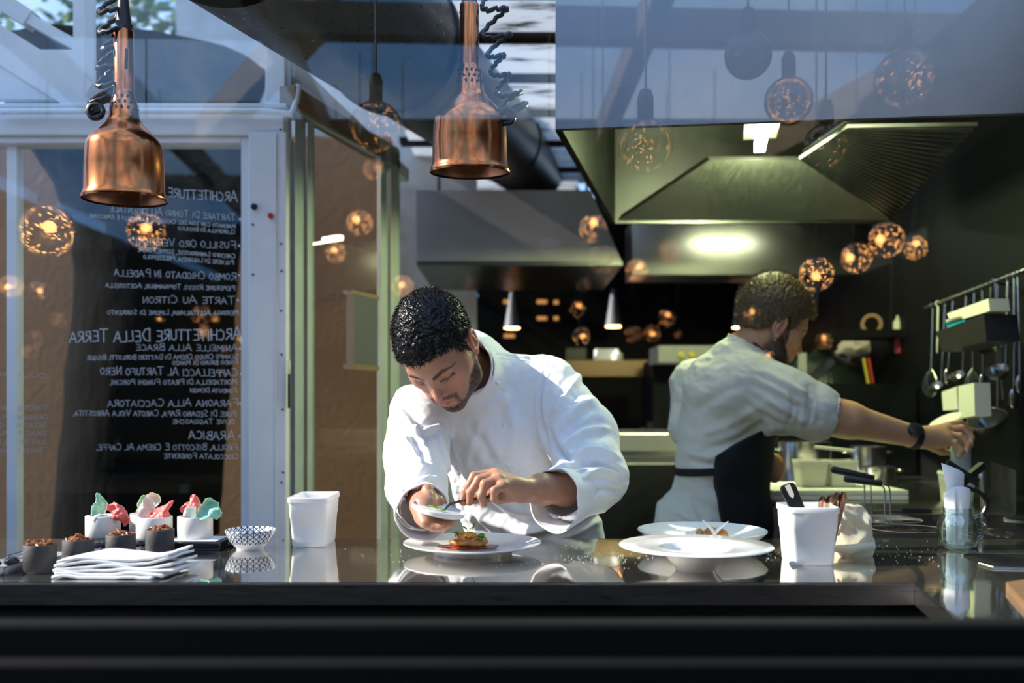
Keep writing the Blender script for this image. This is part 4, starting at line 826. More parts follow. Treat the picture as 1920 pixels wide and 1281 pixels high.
def head(fd, H, Rm, s, nose=1.0):
    "face features in head space: x to the person's left, y forward, z up, origin between the eyes"
    E = lambda c, r, k, sub=False, R=None: fd.ell(H(c), np.array(r)*s, Rm if R is None else Rm @ R, k*s, sub)
    K = lambda a, b, ra, rb, k, sub=False: fd.cone(H(a), H(b), ra*s, rb*s, k*s, sub)
    E((0, -.018, .035), (.073, .093, .084), .02); E((0, .030, .020), (.062, .062, .062), .03); E((0, .030, -.045), (.054, .058, .072), .03)
    for q in (-1, 1):
        K((q*.055, -.005, -.055), (q*.048, .020, -.086), .018, .018, .03); K((q*.048, .020, -.086), (q*.012, .074, -.108), .018, .016, .03)
        E((q*.047, .052, -.028), (.020, .022, .020), .03); E((q*.060, .02, -.02), (.014, .03, .02), .03)
        K((q*.010, .083, .015), (q*.042, .072, .018), .012, .010, .018)
        E((q*.033, .086, -.006), (.016, .012, .011), .012, True)
        E((q*.032, .070, -.005), (.0135, .0135, .0135), .003)
        fd.poly([H((q*.017, .083, -.0068)), H((q*.032, .0855, -.0102)), H((q*.048, .076, -.0085))], [.0016*s, .0026*s, .0016*s], .003*s)
        fd.poly([H((q*.017, .0835, .0035)), H((q*.033, .0835, .0065)), H((q*.049, .073, .0035))], [.0030*s, .0042*s, .0030*s], .004*s)
        E((q*.026, .074, -.068), (.018, .018, .018), .03)
        # ear: bowl with rim
        el = np.array([[.25*q, .0, .97*q], [.95, -.2, -.2], [0, .98, 0]]); ec = np.array((q*.077, -.016, -.014))
        E(ec, (.010, .018, .031), .006); E(ec+np.array((q*.010, .003, -.001)), (.010, .010, .018), .004, True)
        rim = [ec+np.array((q*(.006+.004*math.sin(u)), -.017*math.cos(u)-.003, .029*math.sin(u)+.001)) for u in np.linspace(-1.2, 3.4, 12)]
        fd.poly([H(r) for r in rim], .0036*s, .004*s); E(ec+np.array((q*.001, .006, -.027)), (.006, .008, .009), .006)
        K(ec+np.array((q*.008, -.004, .012)), ec+np.array((q*.009, -.007, -.012)), .0028, .0028, .004); E(ec+np.array((q*.004, .012, -.003)), (.004, .004, .006), .004)
    K((0, .085, .010), (0, .108*nose, -.034), .0070, .0095, .014); E((0, .110*nose, -.038), (.0100, .0105, .0092), .008)
    for q in (-1, 1): E((q*.0125, .096, -.041), (.0080, .010, .0078), .006); E((q*.006, .103, -.0475), (.0036, .005, .003), .003, True)
    for q in (-1, 1): K((q*.011, .086, -.004), (q*.0135, .089, -.034), .0075, .0070, .010); E((q*.017, .0775, -.006), (.0075, .0085, .0085), .008)
    E((0, .078, -.068), (.026, .020, .020), .02)
    fd.poly([H(p) for p in ((-.023, .082, -.0705), (-.009, .0965, -.0655), (0, .0975, -.0672), (.009, .0965, -.0655), (.023, .082, -.0705))], [.0020*s, .0036*s, .0034*s, .0036*s, .0020*s], .006*s)
    fd.poly([H(p) for p in ((-.021, .083, -.0735), (0, .0965, -.0795), (.021, .083, -.0735))], [.0022*s, .0046*s, .0022*s], .006*s)
    fd.poly([H(p) for p in ((-.024, .090, -.0715), (0, .1045, -.0722), (.024, .090, -.0715))], .0014*s, .003*s, True)
    E((0, .078, -.106), (.017, .014, .014), .016)
def skin_paint(v, l, base, brow, beard, beardmask=None):
    "skin colour: lips, brows, lashes, stubble, flush, plus painted eye-socket shade"
    n1 = vnoise(v*260); n2 = vnoise(v*900); n3 = vnoise(v*60); col = np.tile(np.array(base), (len(v), 1))*(1+.05*n3)[:, None]
    inh = (np.abs(l) < .16).all(1); x, y, z = l[:, 0], l[:, 1], l[:, 2]; ax = np.abs(x)
    def mix(m, c): nonlocal col; m = (m*inh)[:, None]; col = col*(1-m)+np.array(c)*m
    mix(.45*np.exp(-((ax-.045)**2+(z+.035)**2)/.018**2)*(y > .03), (.56, .20, .15)); mix(.5*np.exp(-(x**2+(z+.038)**2)/.014**2)*(y > .08), (.55, .20, .15))
    mix(.6*(1-sm(0.0, .012, np.abs(ax-.076)))*sm(-.06, -.03, -y)*0+.5*sm(.070, .080, ax)*(z > -.06)*(z < .03)*(y < .02), (.60, .22, .16))
    mix(.75*np.exp(-((ax-.032)**2/.020**2+(z+.004)**2/.012**2))*(y > .05), (.36, .17, .12))  # eye sockets darkened: shade painted into the skin colour
    # brows
    bz = np.interp(ax, [.010, .02, .035, .050, .058], [.011, .015, .0195, .0185, .011]); bw = np.interp(ax, [.008, .014, .03, .05, .06], [.003, .0062, .0062, .0042, .001]); mix(np.clip(1.4-np.abs(z-bz)/bw*(1+.35*n2), 0, 1)*(ax > .009)*(ax < .060)*(y > .04)*.95, brow)
    # lash line
    lz = np.interp(ax, [.016, .024, .034, .048], [-.0070, -.0105, -.0112, -.0088]); mix(np.clip(1.6-np.abs(z-lz+.0006*n2)/.0025, 0, 1)*(ax > .017)*(ax < .051)*(y > .055)*.95, (.015, .01, .008))
    # stubble / beard
    top = np.interp(y, [-.03, .0, .018, .035, .055, .075, .09, .12], [-.03, .02, -.005, -.050, -.066, -.078, -.086, -.086]); bm_ = sm(.0, .012, top-z+.004*n1)*sm(-.035, -.012, y)*(1-sm(.110, .145, -z+.25*y*0))
    mu = np.exp(-((z+.057)/.0065)**2)*(ax < .030)*(y > .07)*sm(.034, .022, ax); side = np.exp(-((ax-.030)/.006)**2)*sm(-.05, -.058, z)*(z > -.095)*(y > .06)
    lip = np.clip(1.3-np.sqrt((x/.0235)**2+((z+.0725)/.0085)**2)*1.0, 0, 1)*(y > .075)
    bm_ = bm_*(1-(ax > .0725)*(y < .004)*(z > -.06)); bm_ = np.clip(np.maximum(np.maximum(bm_, mu), side)*(1-np.clip(lip*3, 0, 1)), 0, 1); dens = np.clip(.92+.30*n1+.4*n2, .25, 1)
    mix(bm_*dens*beard[3], beard[:3]); mix(np.clip(lip*2.2, 0, 1)*.75, (.38, .12, .10)); return col
def hair_cap(H, inv, Rm, s, name, m, parent, line, vol, strands, comb, seed, length=.014, centre=(0, -.020, .040)):
    "close-cropped hair: a noisy shell above a hairline, with short strands"
    c = H((0, -.01, .03)); fd = Field(c-.16*s, c+.16*s, .0022); fd.ell(H(centre), (np.array((.074, .094, .085))+vol)*s, Rm, .01); fd.ell(H((0, .032, .034)), np.array((.060, .062+vol*.4, .062))*s, Rm, .03)
    for q in (-1, 1): fd.ell(H((q*.066, .010, .0)), np.array((.010, .014, .032))*s, Rm, .012)
    fd.ell(H((0, -.055, -.015)), np.array((.062, .050, .055))*s, Rm, .02)
    sl, x, y, z = fd.grid(fd.lo, fd.lo+fd.n*fd.h); pts = np.stack(np.broadcast_arrays(x, y, z), -1).reshape(-1, 3); l = inv(pts)
    zl = np.interp(l[:, 1], *line)+.004*vnoise(l*170)+.004*vnoise(l*400); fd.put(sl, (l[:, 2]-zl).reshape(fd.d.shape).astype(np.float32)*.9, .004, False) if False else None
    cut = ((zl-l[:, 2])*.75).reshape(fd.d.shape).astype(np.float32); fd.d = np.maximum(fd.d, cut)
    v, f = fd.mesh(); n = normals(v, f); v = v+n*(.0022*vnoise(v*160)+.0022*vnoise(v*420))[:, None]
    rg = np.random.default_rng(seed); pick = rg.integers(0, len(v), strands); p = v[pick]; nn = n[pick]; cd_ = Rm @ np.array(comb); d = nn*.75+cd_*.55+rg.normal(0, .28, (strands, 3)); d /= np.linalg.norm(d, axis=1)[:, None]
    sd_ = np.cross(d, rg.normal(0, 1, (strands, 3))); sd_ /= np.linalg.norm(sd_, axis=1)[:, None]; ln_ = length*rg.uniform(.5, 1.2, strands)[:, None]; w_ = .0005
    mid = p+d*ln_*.6; tip = p+d*ln_+cd_*ln_*.25; sv = np.stack([p-nn*.003-sd_*w_, p-nn*.003+sd_*w_, mid+sd_*w_*.8, mid-sd_*w_*.8, mid+sd_*w_*.8, mid-sd_*w_*.8, tip+sd_*w_*.15, tip-sd_*w_*.15], 1).reshape(-1, 3); b0 = len(v)+8*np.arange(strands)[:, None]
    sf = np.concatenate([b0+np.array([[0, 1, 2, 3]]), b0+np.array([[5, 4, 6, 7]])], 0); return np_mesh(name, np.concatenate([v, sv]), np.concatenate([f, sf]), m, parent)
def finger(fd, pts, rs, k=.004): fd.poly([V(*p) for p in pts], rs, k)

# ---------------- the chef in white
c1 = thing('person', 'chef in white double-breasted jacket bending over the plate, holding a small white dish', 'person', (.0, 2.3, 0))
HM = np.array([[.9125, -.0927, -.3983], [-.3713, -.5961, -.7119], [.1715, -.7975, .5784]]); HT = np.array([-.1614, 2.0731, 1.3310]); HS = .948
H1 = lambda p: HM @ (np.array(p)*HS)+HT
I1 = lambda q: ((q-HT) @ HM)/HS
fd = Field((-.32, 1.72, .96), (.30, 2.42, 1.50), .0016)
head(fd, H1, HM, HS)
NB_ = V(868, 694, 2.27)
fd.cone(H1((0, -.026, -.045)), NB_, .053, .058, .02); fd.cone(H1((0, .004, -.075)), V(868, 715, 2.22), .030, .034, .03)
fd.cone(H1((.052, -.03, -.035)), V(886, 712, 2.19), .011, .011, .02)
fd.cone(NB_, V(960, 860, 2.36), .05, .10, .03)
SL, EL, WLt = V(1030, 745, 2.29), V(1112, 892, 2.09), V(978, 919, 1.895)
SR, ER, WR = V(790, 775, 2.22), V(782, 915, 2.03), V(795, 948, 1.865)
fd.cone(NB_, SL, .05, .045, .03); fd.cone(NB_, SR, .05, .045, .03)
fd.cone(SL, EL, .045, .038, .02); fd.cone(EL, V(1060, 914, 2.0), .038, .037, .02); fd.cone(V(1060, 914, 2.0), V(1015, 918, 1.935), .036, .029, .02); fd.cone(V(1015, 918, 1.935), WLt, .0285, .0235, .02)
fd.cone(SR, ER, .045, .036, .02); fd.cone(ER, WR, .036, .026, .02)
# left hand, pinching a small tool, seen from the little-finger side
mcp = {'i': (926, 888, 1.893), 'm': (931, 890, 1.876), 'r': (936, 899, 1.860), 'p': (944, 911, 1.847)}
fd.cone(WLt, V(962, 913, 1.885), .0235, .021, .012)
for kq, r in (('i', .0105), ('m', .0115), ('r', .0115), ('p', .0105)): fd.cone(V(966, 915, 1.882), V(*mcp[kq]), .0165, r, .012)
fd.ell(V(948, 921, 1.868), (.020, .014, .012), None, .012); fd.cone(V(965, 925, 1.88), V(937, 937, 1.875), .014, .010, .012)
finger(fd, [mcp['i'], (889, 893, 1.886), (873, 920, 1.876), (866, 941, 1.872)], [.0100, .0088, .0076, .0062])
finger(fd, [mcp['m'], (898, 900, 1.868), (882, 924, 1.862), (880, 943, 1.862)], [.0105, .0092, .0080, .0064])
finger(fd, [mcp['r'], (909, 908, 1.850), (902, 930, 1.846), (907, 946, 1.852)], [.0105, .0092, .0080, .0064])
finger(fd, [mcp['p'], (927, 920, 1.836), (926, 935, 1.842), (938, 940, 1.852)], [.0095, .0080, .0070, .0058])
finger(fd, [(950, 924, 1.895), (915, 932, 1.902), (890, 936, 1.898), (869, 942, 1.888)], [.0140, .0110, .0095, .0072])
# right hand under and behind the small dish
DC = V(821, 957, 1.815)
fd.cone(WR, V(796, 950, 1.845), .025, .022, .012)
for q, r in (((787, 965, 1.838), .011), ((790, 972, 1.828), .011), ((795, 977, 1.818), .0105), ((800, 981, 1.808), .0095)): fd.cone(V(796, 951, 1.845), V(*q), .018, r, .012)
finger(fd, [(787, 966, 1.842), (812, 974, 1.846), (834, 975, 1.842), (850, 976, 1.834)], [.0100, .0090, .0080, .0064])
finger(fd, [(788, 973, 1.830), (812, 981, 1.832), (833, 982, 1.828), (847, 981, 1.822)], [.0105, .0092, .0082, .0064])
finger(fd, [(793, 978, 1.818), (813, 986, 1.818), (829, 987, 1.815), (841, 985, 1.812)], [.0105, .0090, .0080, .0062])
finger(fd, [(797, 981, 1.808), (812, 989, 1.806), (823, 990, 1.804), (832, 988, 1.802)], [.0095, .0080, .0070, .0056])
finger(fd, [(794, 945, 1.862), (803, 924, 1.868), (802, 919, 1.862), (804, 931, 1.847), (806, 938, 1.838)], [.0175, .0125, .0115, .0100, .0075])
fd.cone(V(797, 945, 1.86), V(822, 940, 1.868), .016, .012, .012)
v, f = fd.mesh(); v = relax(v, f, 2, .5); l = I1(v)
col = skin_paint(v, l, (.43, .215, .135), (.014, .010, .008), (.028, .018, .013, .95))
body = np_mesh('body', v, f, M['skin'], c1); setcol(body, col); del fd
hair_cap(H1, I1, HM, HS, 'hair', M['hair_black'], c1, ([-.13, -.10, -.06, -.03, -.012, .006, .016, .028, .045, .07, .10, .14], [-.07, -.065, -.05, -.02, .022, .020, -.012, .000, .045, .058, .062, .062]), .009, 16000, (0, .7, .1), 3, .0075)
# jacket
def jacket1():
    fd = Field((-.36, 1.78, .55), (.36, 2.62, 1.50), .003)
    fd.cone(V(985, 1060, 2.42), V(893, 800, 2.31), .115, .105, .04); fd.cone(V(1060, 1060, 2.42), V(985, 795, 2.33), .115, .110, .04); fd.cone(V(1022, 1000, 2.36), V(948, 820, 2.29), .118, .105, .05)
    fd.cone(V(1000, 1240, 2.46), V(1005, 1040, 2.42), .16, .15, .05)
    fd.cone(V(868, 740, 2.26), V(1010, 745, 2.33), .078, .082, .05); fd.cone(V(925, 712, 2.27), V(1025, 728, 2.32), .062, .066, .04)
    fd.poly([SL+np.array((.004, 0, .002)), V(1085, 815, 2.20), EL], [.078, .078, .074], .03); fd.poly([EL, V(1090, 915, 2.04), V(1062, 925, 1.985)], [.074, .064, .057], .03)
    fd.poly([SR, V(783, 850, 2.13), ER], [.074, .066, .059], .03); fd.poly([ER, V(788, 938, 1.955), V(792, 950, 1.91)], [.059, .052, .049], .025)
    # neck opening
    fd.cone(V(876, 697, 2.30), V(872, 690, 2.205), .098, .078, .035); fd.cone(V(876, 694, 2.27), V(868, 681, 2.03), .062, .065, .006, True)
    # hollow cuffs
    fd.cone(V(1062, 925, 1.985), V(1000, 930, 1.87), .048, .05, .004, True); fd.cone(V(792, 950, 1.91), V(800, 958, 1.80), .043, .045, .004, True)
    v, f = fd.mesh(); v = relax(v, f, 2); n = normals(v, f)
    q1 = np.stack([v[:, 0]*9+v[:, 2]*6, v[:, 1]*9, v[:, 2]*5-v[:, 0]*8], 1); v = v+n*(.0060*vnoise(q1+3.3)+.0034*vnoise(q1*2.3+9.1)+.0009*vnoise(v*95))[:, None]
    S1 = [([(820, 795), (832, 850), (850, 905), (868, 960)], 4.25, 0.0054), ([(835, 790), (846, 850), (868, 905)], 3.4, -0.0054),
    ([(1020, 700), (1012, 760), (1022, 815), (1036, 855)], 3.4, -0.0081), ([(1026, 800), (1045, 840), (1075, 865)], 5.95, -0.0121), ([(1035, 780), (1065, 735), (1090, 700)], 7.65, 0.0081), ([(1050, 800), (1085, 765), (1115, 750)], 7.65, 0.0095), ([(1060, 835), (1100, 810), (1140, 805)], 6.8, 0.0108), ([(1070, 860), (1115, 845), (1160, 860)], 5.95, 0.0135), ([(1065, 880), (1110, 868), (1150, 880), (1172, 900)], 5.1, -0.0135), ([(1080, 905), (1120, 885), (1160, 895)], 5.95, 0.0095), ([(1100, 930), (1130, 915), (1165, 925)], 5.1, -0.0081),
    ([(930, 665), (985, 672), (1030, 680)], 1.87, -0.0047), ([(945, 740), (965, 800), (960, 850)], 10.2, 0.0068), ([(905, 770), (935, 755), (955, 740)], 8.5, 0.0068), ([(880, 800), (905, 830), (925, 870)], 8.5, -0.0054), ([(900, 790), (880, 850), (875, 880)], 6.8, 0.0054),
    ([(740, 760), (765, 790), (790, 830)], 6.8, 0.0121), ([(750, 800), (775, 820), (800, 870)], 5.95, -0.0121), ([(760, 820), (790, 810), (825, 800)], 5.95, 0.0108), ([(735, 850), (765, 865), (800, 870)], 6.8, 0.0108), ([(735, 880), (770, 890), (815, 885)], 5.1, -0.0121), ([(738, 905), (775, 908), (815, 900)], 5.95, 0.0121), ([(742, 925), (780, 925), (812, 915)], 4.25, -0.0108),
    ([(870, 960), (940, 985), (1010, 1000)], 10.2, 0.0081), ([(900, 940), (960, 975), (1040, 985)], 8.5, -0.0068), ([(960, 1000), (1040, 985), (1110, 950)], 7.65, 0.0095), ([(1030, 1005), (1080, 990), (1125, 965)], 5.1, -0.0081), ([(890, 965), (900, 990), (920, 1010)], 5.1, -0.0068)]
    v = fold(v, n, S1); return np_mesh('jacket', v, f, M['jacket'], c1)
jk = jacket1()
def collar1():
    "stand collar: a stiff double-walled band round the neck"
    c = V(871, 688, 2.165); ax = V(858, 679, 2.06)-V(866, 692, 2.28); ax /= np.linalg.norm(ax); sx = np.cross(ax, (0, 0, 1)); sx /= np.linalg.norm(sx); uz = np.cross(sx, ax); bm = NB(); rings = []
    for th in np.linspace(0, 2*PI, 72, endpoint=False):
        d = sx*math.cos(th)*.064+uz*math.sin(th)*.072; k = 1+.012*math.sin(3*th+1); back = .014*max(0, math.sin(th))
        def q(t, r): return Vector(c+d*(k*(1+r/.066))-ax*t-ax*back*0)
        rings.append([q(.0, 0), q(-.002, -.002), q(.0, -.004), q(.02, -.004), q(.05, -.001), q(.05, .008), q(.02, .003)])
    n = len(rings); vs = [[bm.verts.new(p) for p in r] for r in rings]; m_ = 7
    for i in range(n):
        for j in range(m_): bm.faces.new((vs[i][j], vs[(i+1) % n][j], vs[(i+1) % n][(j+1) % m_], vs[i][(j+1) % m_]))
    return obj('collar', bm, M['jacket'], jk, True, 60)
collar1()
def cuff(c, ax, r0, r1, ln_, tilt, seed, turn=.0):
    "turned-back cuff: a double-walled open cloth tube"
    ax = np.array(ax, float); ax /= np.linalg.norm(ax); t_ = np.cross(ax, (0, 0, 1)); t_ /= np.linalg.norm(t_); u_ = np.cross(t_, ax); bm = NB(); rings = []; n = 56
    prof = [(-.5, 0), (-.2, .0), (.1, 0), (.4, 0), (.5, -.001), (.5, -.0035), (.4, -.004), (.1, -.004), (-.5, -.004)]
    for a, dr in prof:
        r = r0+(r1-r0)*(a+.5)+dr; rings.append([Vector(c+ax*(a*ln_)+(t_*math.cos(th)+u_*math.sin(th))*r*(1+.035*math.sin(th*3+seed)+.02*math.sin(th*7+seed)+tilt*max(0, -math.sin(th))*(a+.5))+ax*(.012*tilt*math.sin(th)*(a+.5))) for th in np.linspace(0, 2*PI, n, endpoint=False)])
    ring_loft(bm, rings, False, False); return obj('cuff', bm, M['jacket'], jk, True, 60)
cuff(V(1056, 930, 1.965), V(1015, 925, 1.90)-V(1075, 925, 2.01), .056, .058, .075, .30, 1.0)
cuff(V(791, 955, 1.905), V(798, 956, 1.84)-V(790, 945, 1.93), .052, .054, .062, .15, 2.2)
def surf_y(o, px, py):
    "depth of the cloth under a pixel column (nearest vertex towards the viewer)"
    me = o.data; vv = np.empty(len(me.vertices)*3, np.float32); me.vertices.foreach_get('co', vv); vv = vv.reshape(-1, 3)+np.array(WL[o.name]); d = topix(vv); m = np.hypot(d[:, 0]-px, d[:, 1]-py) < 5; return float(vv[m, 1].min()) if m.any() else 2.2
for px, py, r in ((933, 719, 4.2), (944, 797, 4.2), (954, 873, 4.2), (846, 818, 4), (861, 888, 4)):
    Y = surf_y(jk, px, py); bm = NB(); bmesh.ops.create_uvsphere(bm, u_segments=14, v_segments=8, radius=S(r, Y), matrix=Matrix.Translation(P(px, py, Y-.0005))); obj('button', bm, M['jacket'], jk)
# dark trousers below the pass
fd = Field((-.2, 2.15, 0), (.28, 2.75, .80), .008)
for q in (-.055, .135):
    fd.cone((q+.0, 2.47, .74), (q, 2.46, .48), .10, .075, .04); fd.cone((q, 2.46, .48), (q, 2.50, .08), .075, .055, .03); fd.cone((q, 2.50, .05), (q-.01, 2.36, .035), .045, .035, .02)
v, f = fd.mesh(); np_mesh('trousers', v, f, M['black'], c1)
# dish and tool in his hands
RD = Matrix.Rotation(math.radians(13), 3, 'Y') @ Matrix.Rotation(math.radians(4), 3, 'X'); dc = Vector(DC)
o = obj('small_dish', lathe(NB(), dc, [(.001, -.005), (.046, -.005), (.0505, -.003), (.0515, .004), (.0505, .0055), (.049, .004), (.047, .002), (.001, .0015)], 56, RD, True, True), M['porcelain']); tag(o, 'small round white dish of green herbs held in the chef\'s hand', 'dish'); origin(o, dc)
for k, (px, py, d, L_, W_) in enumerate(((803, 948, (1, -.2, -.12), .016, .0035), (812, 951, (1, .2, -.25), .012, .0025), (824, 955, (.8, -.4, -.1), .011, .005))):
    vs, fs = leaf(P(px, py, 1.805), d, (0, -.3, 1), L_, W_); o = pymesh('herb_sprig', vs, fs, M['herb']); o.modifiers.new('thickness', 'SOLIDIFY').thickness = .0005; tag(o, ('dark green herb sprig furthest from the tool tip on the small dish', 'slim green sprig in the middle of the small dish', 'pale round green leaf under the tip of the tool')[k], 'herb', 'herbs on the small dish'); origin(o, vs[0])
bm = NB(); tube(bm, [V(832, 959, 1.82), V(838, 951, 1.83), V(843, 946, 1.84), V(862, 940, 1.868), V(905, 934, 1.874), V(925, 931, 1.876)], [.0012, .0022, .0026, .0028, .0036, .0036], 8)
tg = thing('plating_tweezers', 'dark bent plating tweezers held between the chef\'s fingers', 'tweezers', V(832, 959, 1.82)); obj('arm', bm, M['steel_dark'], tg)
# ---------------- the second cook, reaching to the utensil wall
c2p = thing('person', 'bearded cook in cream shirt and dark apron reaching out over the stove', 'person', (.62, 2.8, 0))
fw = np.array((.84, .20, -.42)); fw /= np.linalg.norm(fw); up = np.array((.42, -.02, .9)); up -= fw*(up @ fw); up /= np.linalg.norm(up); lf_ = np.cross(up, fw)
HM2 = np.stack([lf_, fw, up], 1); HS2 = .97
HT2 = V(1463, 612, 2.72)-HM2 @ (np.array((-.077, -.014, -.014))*HS2)
H2 = lambda p: HM2 @ (np.array(p)*HS2)+HT2
I2 = lambda q: ((q-HT2) @ HM2)/HS2
fd = Field((.38, 2.45, .95), (1.45, 3.12, 1.66), .0025)
head(fd, H2, HM2, HS2)
N2 = V(1392, 668, 2.80)
fd.cone(H2((0, -.03, -.045)), N2, .052, .060, .02); fd.cone(N2, V(1360, 800, 2.85), .06, .10, .03)
SR2, ER2, WR2 = V(1425, 730, 2.70), V(1558, 783, 2.66), V(1712, 818, 2.70)
fd.cone(N2, SR2, .05, .05, .03); fd.cone(SR2, ER2, .055, .050, .02); fd.cone(V(1530, 772, 2.665), V(1590, 788, 2.665), .054, .050, .02); fd.cone(V(1590, 788, 2.665), WR2, .049, .031, .02)
fd.cone(WR2, V(1765, 820, 2.72), .029, .030, .012); fd.cone(V(1730, 822, 2.71), V(1772, 808, 2.735), .028, .022, .012); fd.cone(V(1730, 822, 2.71), V(1775, 825, 2.70), .026, .020, .012)
for pts in (((1772, 800, 2.745), (1800, 792, 2.75), (1818, 808, 2.75), (1820, 824, 2.74)), ((1775, 806, 2.73), (1804, 803, 2.725), (1821, 820, 2.715), (1820, 836, 2.70)), ((1775, 815, 2.715), (1800, 818, 2.700), (1815, 834, 2.688), (1812, 849, 2.682)), ((1772, 824, 2.70), (1790, 831, 2.685), (1802, 846, 2.678), (1798, 856, 2.678)), ((1745, 836, 2.71), (1765, 846, 2.74), (1780, 848, 2.765))):
    finger(fd, pts, [.0115, .0100, .0090, .0075] if len(pts) == 4 else [.014, .012, .009])
SL2, EL2 = V(1300, 720, 3.0), V(1292, 800, 2.95); fd.cone(N2, SL2, .05, .05, .03); fd.cone(SL2, EL2, .05, .042, .02); fd.cone(EL2, V(1450, 880, 2.86), .04, .03, .02); fd.ell(V(1452, 878, 2.84), (.03, .035, .045), None, .01)
v, f = fd.mesh(); v = relax(v, f, 2); col = skin_paint(v, I2(v), (.52, .27, .15), (.10, .06, .03), (.045, .025, .014, 1.0)); b2 = np_mesh('body', v, f, M['skin'], c2p); setcol(b2, col); del fd
hair_cap(H2, I2, HM2, HS2, 'hair', M['hair_brown'], c2p, ([-.13, -.10, -.06, -.03, -.012, .006, .016, .028, .045, .07, .10, .14], [-.07, -.06, -.045, -.015, .022, .015, -.02, .005, .048, .062, .066, .066]), .022, 5000, (0, -.5, .8), 5, .014)
# beard: thick, its own short hair
fd = Field(H2((0, .04, -.08))-.12, H2((0, .04, -.08))+.12, .0025)
for q in (-1, 1): fd.poly([H2((q*.062, .004, -.045)), H2((q*.054, .028, -.088)), H2((0, .082, -.118))], [.017, .021, .024], .02)
fd.ell(H2((0, .082, -.108)), (.03, .026, .028), HM2, .02)
v, f = fd.mesh(); n = normals(v, f); v = v+n*(.003*vnoise(v*200)+.002*vnoise(v*500))[:, None]; np_mesh('beard', v, f, mat('beard', (.05, .028, .015), .6), c2p)
def torso2(fd, e=0.0):
    fd.cone(V(1368, 740, 2.83), V(1352, 860, 2.84), .140+e, .120+e, .04); fd.cone(V(1352, 860, 2.84), V(1345, 975, 2.86), .120+e, .135+e, .04)
    fd.cone(V(1395, 690, 2.80), V(1400, 745, 2.78), .080+e, .115+e, .05)
fd = Field((.33, 2.42, .55), (1.02, 3.15, 1.50), .0035)
torso2(fd); fd.cone(V(1345, 960, 2.86), V(1330, 990, 2.86), .14, .165, .04)
fd.poly([V(1405, 722, 2.73), V(1470, 752, 2.685), V(1527, 772, 2.665)], [.100, .088, .074], .04); fd.cone(V(1506, 767, 2.671), V(1527, 773, 2.665), .083, .084, .003); fd.poly([SL2, EL2], [.075, .06], .03)
NT2 = N2+(H2((0, -.035, -.07))-N2)*.55; fd.cone(N2, NT2, .080, .070, .015); fd.cone(N2+(NT2-N2)*.4, H2((0, -.03, -.02)), .064, .070, .004, True); fd.cone(NT2, H2((0, -.03, -.02)), .066, .10, .004, True)
fd.cone(V(1520, 771, 2.666), V(1560, 781, 2.66), .060, .062, .004, True); fd.half(V(1345, 992, 2.86), (0, 0, -1)) if False else None
fd.half(V(1330, 990, 2.86), (.15, 0, -1), .002)
v, f = fd.mesh(); v = relax(v, f, 2); n = normals(v, f); q1 = np.stack([v[:, 0]*10+v[:, 2]*7, v[:, 1]*8, v[:, 2]*8-v[:, 0]*4], 1); v = v+n*(.007*vnoise(q1)+.0045*vnoise(q1*2.3+4)+.0018*vnoise(q1*6))[:, None]
v = fold(v, n, [([(1420, 690), (1470, 715), (1520, 745)], 6, 0.0050), ([(1410, 720), (1460, 745), (1515, 770)], 6, -0.0056), ([(1440, 750), (1480, 775), (1515, 795)], 6, 0.0056), ([(1400, 760), (1450, 790), (1490, 805)], 6, -0.0050), ([(1500, 720), (1508, 760), (1500, 805)], 5, 0.0043), ([(1515, 725), (1522, 765), (1516, 800)], 3.5, -0.0050), ([(1480, 720), (1488, 755), (1478, 800)], 5, -0.0037), ([(1330, 860), (1400, 840), (1460, 800)], 8, 0.0056), ([(1310, 845), (1380, 825), (1440, 785)], 7, -0.0056), ([(1300, 820), (1360, 800), (1430, 760)], 8, 0.0043), ([(1300, 770), (1350, 740), (1400, 720)], 8, -0.0037), ([(1290, 860), (1310, 868), (1340, 872)], 6, -0.0062), ([(1285, 930), (1300, 960), (1310, 985)], 8, 0.0043)])
sh = np_mesh('shirt', v, f, M['shirt'], c2p)
fd = Field((.33, 2.42, .30), (1.05, 3.15, 1.40), .004); torso2(fd, .016); fd.cone(V(1345, 970, 2.86), (V(1352, 970, 2.86)[0], 2.86, .35), .148, .16, .05)
fd.half(V(1440, 800, 2.70), (-.55, .1, 1.0), .004); fd.half(V(1335, 890, 2.74), (-1, -.18, -.10), .004)
v, f = fd.mesh(); v = relax(v, f, 2); n = normals(v, f); v = v+n*(.004*vnoise(v*14))[:, None]; ap = np_mesh('apron', v, f, M['apron'], c2p)
bm = NB(); rr = []
for k in range(49):
    th = 2*PI*k/48; rr.append(V(1352, 873, 2.84)+np.array((math.cos(th)*.137, math.sin(th)*.137, .012*math.cos(th)-.006)))
rings = [[Vector(p)+Vector((0, 0, .011)), Vector(p)*1.0+Vector((0.004*math.cos(2*PI*i/48), .004*math.sin(2*PI*i/48), .006)), Vector(p)+Vector((.004*math.cos(2*PI*i/48), .004*math.sin(2*PI*i/48), -.006)), Vector(p)+Vector((0, 0, -.011))] for i, p in enumerate(rr)]
obj('apron_tie', ring_loft(bm, rings), M['apron'], c2p)
bm = NB(); tube(bm, spline([H2((.03, -.055, -.085)), H2((-.02, -.072, -.085)), H2((-.052, -.040, -.098)), H2((-.062, 0, -.115)), H2((-.045, .04, -.14))], 24), .010, 10); obj('neck_strap', bm, M['dark_red'], c2p)
